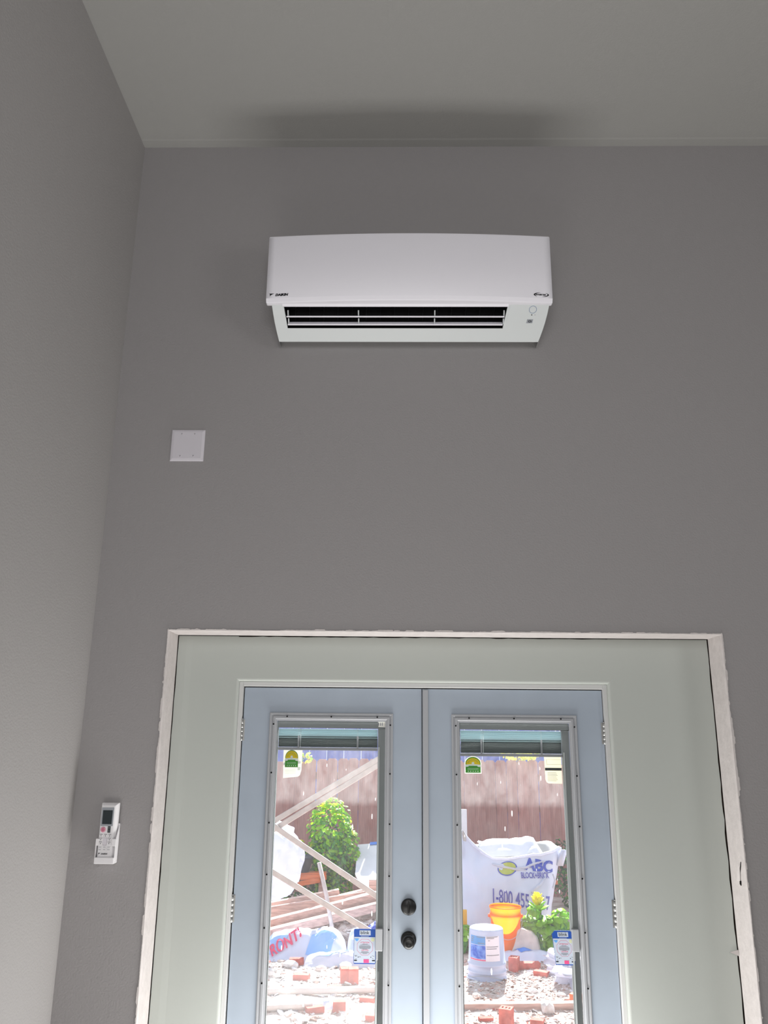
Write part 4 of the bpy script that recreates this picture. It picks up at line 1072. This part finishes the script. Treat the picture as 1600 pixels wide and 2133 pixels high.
pail_patch(-67, -9, .088, .097, .0014).build('label_stripe', SIGNP, lb, fix=False)
pail_patch(-67, -9, .203, .268, .0014).build('label_heading', SIGNK, lb, fix=False)
for a0, a1, z in ((-40, -12, .258), (-62, -50, .250), (-64, -52, .236), (-64, -54, .222), (-35, -12, .214), (-6, 34, .262), (-6, 20, .252), (0, 5, .236), (-6, 34, .190), (-6, 28, .175), (-6, 36, .128)):
    pail_patch(a0, a1, z, z+.005, .002).build('label_print', INKG, lb, fix=False)
b = MB(); b.tube([(pc[0]-.163*math.cos(a), pc[1]-.165*math.sin(a)-.004, pc[2]+.040+.030*math.sin(a*2-1.2) - .02*math.sin(a)) for a in [PI*k/16 for k in range(17)]], .0028, 6); b.build('wire_handle', WIRE, wp)
b = MB(); b.tube([(pc[0]-.17, pc[1]-.06, pc[2]+.016), (pc[0]-.085, pc[1]-.155, pc[2]+.012)], .010, 8); b.build('handle_grip', PAIL, wp)

# ---- slab, pots, bench, stakes
b = MB(); b.prism([(.870, 4.47, -.07), (1.185, 4.47, -.07), (1.180, 4.49, .02), (1.160, 4.50, .10), (1.110, 4.505, .148), (1.02, 4.51, .173), (.955, 4.505, .150), (.880, 4.49, .072)], (.02, .05, 0))
tag(b.build('stone_slab', STONE, loc=(1.02, 4.5, -.06), bevel=.008), 'beige rounded stone slab leaning below the orange bucket', 'slab')
pt = thing('plant_pot', 'black nursery pot sitting on the orange bench', 'pot', (-1.19, 6.20, .381))
b = MB(); b.lathe([(0, 0), (.086, 0), (.092, .01), (.124, .145), (.132, .146), (.134, .168), (.122, .168), (.09, .02), (0, .018)], (-1.19, 6.20, .381), 28, closed_ends=False); b.build('shell', POT, pt)
be = thing('wooden_bench', 'rough bench of orange stained boards under the black pot', 'bench', (-1.3, 6.28, -.06))
b = MB(); b.box(-1.75, -.91, 6.13, 6.27, .352, .381); b.build('seat_board', ORWOOD, be, bevel=.003)
b = MB(); b.beam((-1.75, 6.125, .322), (-.90, 6.125, .338), .022, .052); b.build('apron_board', ORWOOD, be, bevel=.003)
b = MB(); b.beam((-1.75, 6.10, .170), (-.97, 6.10, .312), .022, .050); b.build('brace_board', ORWOOD, be, bevel=.003)
for x in (-1.72, -.97):
    b = MB(); b.box(x-.025, x+.025, 6.20, 6.26, -.07, .352); b.build('leg', TIMBER, be)
b = MB(); b.tube([(-.695, 4.83, -.075), (-.79, 4.84, .36), (-.875, 4.85, .665)], .020, 8)
tag(b.build('leaning_stake', POLE, loc=(-.695, 4.83, -.06)), 'grey stake leaning up out of the blue printed bags', 'stake')
st = thing('white_sheet', 'white board lying on a slope, striped by fence board shadows, right of the green bush', 'board', (-.45, 6.3, .2))
b = MB(); b.prism([(-.585, 6.75, .61), (-.05, 6.75, .655), (.0, 5.63, .29), (-.27, 5.61, .278), (-.50, 5.75, .318), (-.575, 6.0, .40)], (0, .006, -.02)); b.build('panel', BOARDW, st)
b = MB(); b.prism([(-.44, 6.755, .632), (-.05, 6.755, .664), (-.05, 6.70, .648), (-.44, 6.70, .612)], (0, -.003, .006)); b.build('tape_strip', TAPE, st)
for x, y0, z in ((-.40, 6.5, .53), (-.10, 6.5, .545)):
    b = MB(); b.box(x-.03, x+.03, y0-.03, y0+.03, -.08, z-.0); b.build('support_post', TIMBER, st)

# planks: each its own thing
def plank(label, p, q, wd2, ht, tilt=0, m=TIMBER):
    b = MB(); c = (Vector(p)+Vector(q))/2; u = Matrix.Rotation(tilt, 3, (Vector(q)-Vector(p)).normalized()) @ Vector((0, 0, 1))
    b.beam(p, q, wd2, ht, u)
    return tag(b.build('plank', m, loc=tuple(c), bevel=.003), label, 'plank', 'planks of the lumber pile')
plank('front plank of the lumber pile with a bright sunlit top', (-1.42, 4.86, .010), (.05, 5.245, .295), .11, .075)
plank('second plank from the front of the lumber pile', (-1.66, 4.99, .015), (.05, 5.40, .372), .10, .075)
plank('wide reddish plank lying on edge in the middle of the lumber pile', (-1.75, 5.31, .048), (-.30, 5.49, .255), .045, .15)
plank('topmost rear plank of the lumber pile behind the wide reddish one', (-1.80, 5.47, .092), (-.72, 5.60, .277), .09, .06)
plank('short plank at the right end of the lumber pile below the white board', (-.72, 5.50, .235), (-.32, 5.545, .322), .09, .055)
plank('short plank beside the upright offcut at the right end of the lumber pile', (-.64, 5.425, .230), (.02, 5.51, .372), .07, .05)
b = MB(); b.box(-.405, -.325, 5.46, 5.53, .325, .42); tag(b.build('wood_block', TIMBER, loc=(-.365, 5.495, .325), bevel=.004), 'upright offcut block of wood on the right end of the planks', 'block')
def block(x0, x1, y0, y1, z1, label):
    b = MB(); b.box(x0, x1, y0, y1, -.075, z1); tag(b.build('concrete_block', CONC, loc=((x0+x1)/2, (y0+y1)/2, -.06), bevel=.008), label, 'block')
block(-.14, .12, 5.15, 5.68, .205, 'concrete block under the right ends of the planks'); block(-1.78, -1.55, 5.0, 5.62, -.02, 'low concrete block under the left ends of the planks')
sack('rubble_mound', 'low mound of stones and soil under the right half of the planks', 'mound', (-.42, 5.12, -.05), (.46, .26, .13), SOIL, .25, 12.7)
b = MB(); b.box(.60, .73, 6.78, 6.80, -.07, 1.02); tag(b.build('painted_board', BOARDW, loc=(.665, 6.79, -.07), bevel=.003), 'pinkish white board standing upright against the fence', 'board')
b = MB(); b.box(.44, .555, 4.80, 4.825, -.07, .27); tag(b.build('yellow_board', YELB, loc=(.5, 4.81, -.07), bevel=.004), 'yellow plastic board standing left of the bulk bag', 'board')
b = MB(); b.box(1.30, 1.72, 6.38, 6.46, .255, .295)
b.box(1.34, 1.40, 6.39, 6.45, -.08, .255); tag(b.build('sawn_ledge', ORWOOD, loc=(1.5, 6.42, -.07), bevel=.003), 'small wooden ledge sticking out to the right from behind the bulk bag', 'ledge')
def log(name, label, p, q, wd2, ht, m, cat):
    b = MB(); n = 14; P, Q = Vector(p), Vector(q); b2 = None
    b.beam(P, Q, wd2, ht); bmesh.ops.subdivide_edges(b.bm, edges=[e for e in b.bm.edges if e.calc_length() > .3], cuts=n)
    for v in b.bm.verts: v.co += Vector((0, .010*nz(v.co.x*4, v.co.z*30), .008*nz(v.co.x*5, v.co.y*20, 3)))
    return tag(b.build(name, m, loc=tuple((P+Q)/2)), label, cat)
log('timber_edging', 'low timber edging lying across the foot of the right door glass', (-.02, 2.97, -.045), (1.75, 3.13, -.04), .06, .045, TIMBER, 'timber')
b = MB(); b.tube([(-1.45, 3.20, -.035), (-.75, 3.28, -.03), (.0, 3.38, -.032)], .026, 10); tag(b.build('pale_pipe', STONE, loc=(-.7, 3.28, -.06)), 'dusty pale pipe lying across the rubble behind the left door', 'pipe')
b = MB(); b.tube([(-1.35, 2.80, -.035), (-.72, 2.93, -.03)], .024, 10); tag(b.build('pale_pipe', STONE, loc=(-1.0, 2.86, -.06)), 'short dusty pale pipe nearest the bottom of the left door glass', 'pipe')

# ---- bricks and stones, each its own thing
def brick_mesh(sz, holes):
    L_, W_, H_ = sz; b = MB()
    nx = 7 if holes else 1; ny = 3 if holes else 1
    hx = {1, 3, 5}
    def pt_(i, j, z): return (-L_/2+L_*i/nx, -W_/2+W_*j/ny, z)
    for i in range(nx):
        for j in range(ny):
            for z, s_ in ((H_, 1), (0, -1)):
                q = [pt_(i, j, z), pt_(i+1, j, z), pt_(i+1, j+1, z), pt_(i, j+1, z)]
                if holes and j == 1 and i in hx and s_ == 1:
                    dn = [(p[0], p[1], z-H_*.5) for p in q]
                    for k in range(4): b.face([q[k], q[(k+1) % 4], dn[(k+1) % 4], dn[k]])
                    b.face(dn)
                else: b.face(q if s_ == 1 else q[::-1])
    c = [(-L_/2, -W_/2), (L_/2, -W_/2), (L_/2, W_/2), (-L_/2, W_/2)]
    for k in range(4):
        a, d = c[k], c[(k+1) % 4]; b.face([(a[0], a[1], 0), (d[0], d[1], 0), (d[0], d[1], H_), (a[0], a[1], H_)])
    bmesh.ops.remove_doubles(b.bm, verts=b.bm.verts, dist=1e-5)
    for v in b.bm.verts: v.co += Vector((.004*nz(v.co.x*30, v.co.y*30, v.co.z*30), .004*nz(v.co.y*30, v.co.z*30, v.co.x*30), 0))
    return b
def brick(label, x, y, rz, sz, holes=False, rx=0, dz=0.0, m=None, name='brick', grp='loose bricks in the yard'):
    o = brick_mesh(sz, holes).build(name, m or BRICK)
    o.location = (x, y, gz(x, y)-.004+dz); o.rotation_euler = (R(rx), 0, R(rz))
    return tag(o, label, name.split('_')[-1], grp)
brick('red brick on end in the pair standing mid rubble behind the left door, left one', -.535, 3.64, 8, (.06, .085, .115))
brick('red brick on end in the pair standing mid rubble behind the left door, right one', -.462, 3.635, 6, (.08, .09, .112))
brick('red brick lying below the pink printed letters of the blue bag', -.98, 4.14, 4, (.125, .06, .055))
brick('small red brick left of the standing pair, beyond the pale pipe', -.885, 3.68, -6, (.13, .07, .045), dz=.0)
brick('red half brick just beyond the middle of the pale pipe', -.60, 3.46, 14, (.11, .05, .035))
brick('dull brick touching the near side of the pale pipe', -.93, 3.14, 3, (.12, .06, .035), m=CONC)
brick('red brick at an angle against the squarish brick near the bottom left', -.70, 2.90, 24, (.13, .06, .045))
brick('squarish red brick standing near the bottom of the left door glass', -.525, 2.93, 5, (.092, .07, .075))
brick('brick tipped on edge under the left alarm notice', -.33, 3.14, -14, (.11, .05, .04))
brick('red brick with a white top in the lower right corner of the left door glass', -.27, 2.735, -10, (.11, .06, .045))
brick('red brick behind the blue-marked paper bag and the small crumpled bag', -.33, 4.28, 20, (.16, .08, .05))
brick('red brick with core holes standing right of the upturned pail', .895, 4.085, -24, (.075, .09, .115), holes=True)
brick('red brick with core holes standing tall at the bottom of the right door glass', .645, 2.66, -22, (.085, .09, .12), holes=True)
brick('small brick chip left of the tall brick at the bottom of the right door glass', .515, 2.77, 10, (.10, .05, .025))
brick('brick lying partly buried at the bottom edge right of centre in the right door glass', .865, 2.72, -18, (.09, .06, .04))
brick('long red brick lying beyond the mulch behind the right door', 1.02, 4.16, 5, (.21, .08, .05))
brick('small red brick half buried in the mulch of the right door view', 1.10, 3.93, -30, (.12, .07, .04))
brick('orange clay piece at the far right bottom of the right door glass', 1.235, 3.20, -35, (.08, .05, .06), m=ORWOOD)
rndc = random.Random(21)
def rock(label, x, y, r_, m, sq=.6, name='stone', seed=0):
    b = MB(); bmesh.ops.create_icosphere(b.bm, subdivisions=2, radius=r_)
    for v in b.bm.verts: v.co *= 1+.28*noise.noise(v.co*(1.4/r_)+Vector((seed, 0, 0))); v.co.z *= sq
    o = b.build(name, m); o.location = (x, y, gz(x, y)+r_*sq*.45); return tag(o, label, 'stone', 'stones among the rubble')
rock('round pale stone sitting on the mulch in front of the timber edging', .985, 2.99, .052, CONC, .95, seed=3)
for k, (x, y, r_, lb_) in enumerate(((-1.16, 3.80, .05, 'pale rubble stone at the far left beyond the pale pipe'), (-1.10, 3.48, .06, 'broad rubble stone at the left just behind the pale pipe'), (-.95, 3.05, .055, 'rubble stone between the two pale pipes'), (-.80, 2.72, .05, 'rubble stone in front of the short pale pipe'), (-.42, 2.70, .05, 'rubble stone at the bottom edge of the left door glass'), (-.30, 3.75, .045, 'rubble stone right of the standing pair of bricks'), (-.75, 3.95, .05, 'rubble stone in front of the blue printed bag'), (-1.02, 4.05, .07, 'pale lump in front of the red letters'), (-.55, 4.03, .06, 'pale lump in front of the small crumpled bag'), (.50, 3.30, .035, 'stone in the shadow of the upturned pail'), (.95, 3.45, .04, 'stone right of the upturned pail'), (1.15, 3.35, .035, 'stone near the orange clay piece'))):
    rock(lb_, x, y, r_, CONC if k % 3 else STONE, .5, seed=k*2.3)

# loose rubble and mulch nobody could count
def chips(name, label, n, area, size, mats, wts, seed, zf=None):
    rnd = random.Random(seed); b = MB()
    for _ in range(n):
        x = rnd.uniform(area[0], area[1]); y = rnd.uniform(area[2], area[3]); s_ = size*rnd.uniform(.4, 1.5)**1.4
        z = zf(x, y) if zf else gz(x, y); a = rnd.uniform(0, PI); t1 = rnd.gauss(0, .35); t2 = rnd.gauss(0, .3); k = rnd.choices(range(len(mats)), wts)[0]
        M3 = Matrix.Rotation(a, 3, 'Z') @ Matrix.Rotation(t1, 3, 'X') @ Matrix.Rotation(t2, 3, 'Y'); h = s_*rnd.uniform(.08, .24); w2 = s_*rnd.uniform(.25, .8)
        P = [Vector((x, y, z+h*.6)) + M3 @ Vector((sx*s_*rnd.uniform(.7, 1), sy*w2*rnd.uniform(.7, 1), sz*h)) for sz in (-1, 1) for sx, sy in ((-1, -1), (1, -1), (1, 1), (-1, 1))]
        vs = [b.bm.verts.new(p) for p in P]
        for f in ((4, 5, 6, 7), (0, 1, 5, 4), (1, 2, 6, 5), (2, 3, 7, 6), (3, 0, 4, 7)):
            g = b.bm.faces.new([vs[i] for i in f]); g.material_index = k
    o = b.build(name, mats, fix=False); return tag(o, label, 'rubble', None, 'stuff')
MULCH = mat('wood_mulch', (192, 160, 150), 0.9, 0.1, var=.25, vscale=30)
chips('rubble', 'pale broken concrete, brick chips and twigs scattered over the ground behind the left door', 2200, (-1.9, -.02, 2.3, 4.3), .020, [CONC, STONE, BRICK, BOARDW, MULCH], (4, 3, .2, 4, 2), 31)
chips('rubble', 'pale chips and brown mulch scattered on the ground behind the right door', 4800, (.0, 2.0, 2.3, 4.4), .013, [CONC, STONE, BRICK, BOARDW, MULCH, SOIL], (2, 3, .1, 2, 4, 3), 32)
chips('rubble', 'jumbled stones and chips on the low mound under the planks', 500, (-.85, .0, 4.92, 5.34), .035, [CONC, STONE, SOIL], (3, 3, 3), 35, lambda x, y: -.05+.13*max(0, 1-((x+.42)/.46)**2-((y-5.12)/.26)**2)**.5)
# lettering and printed marks too fine to pick apart
for o in list(COL.objects):
    if o.parent and o.name.split('.')[0] in ('warning_lettering', 'caution_lettering', 'small_print', 'side_print', 'dark_marks', 'print', 'bars', 'badge_rays', 'badge_stars', 'maker_logo', 'badge', 'lettering', 'rocker_marks', 'receiver_symbol', 'phone_number', 'big_lettering', 'small_lettering', 'ladder_cord', 'key_symbol'):
        o['kind'] = 'stuff'
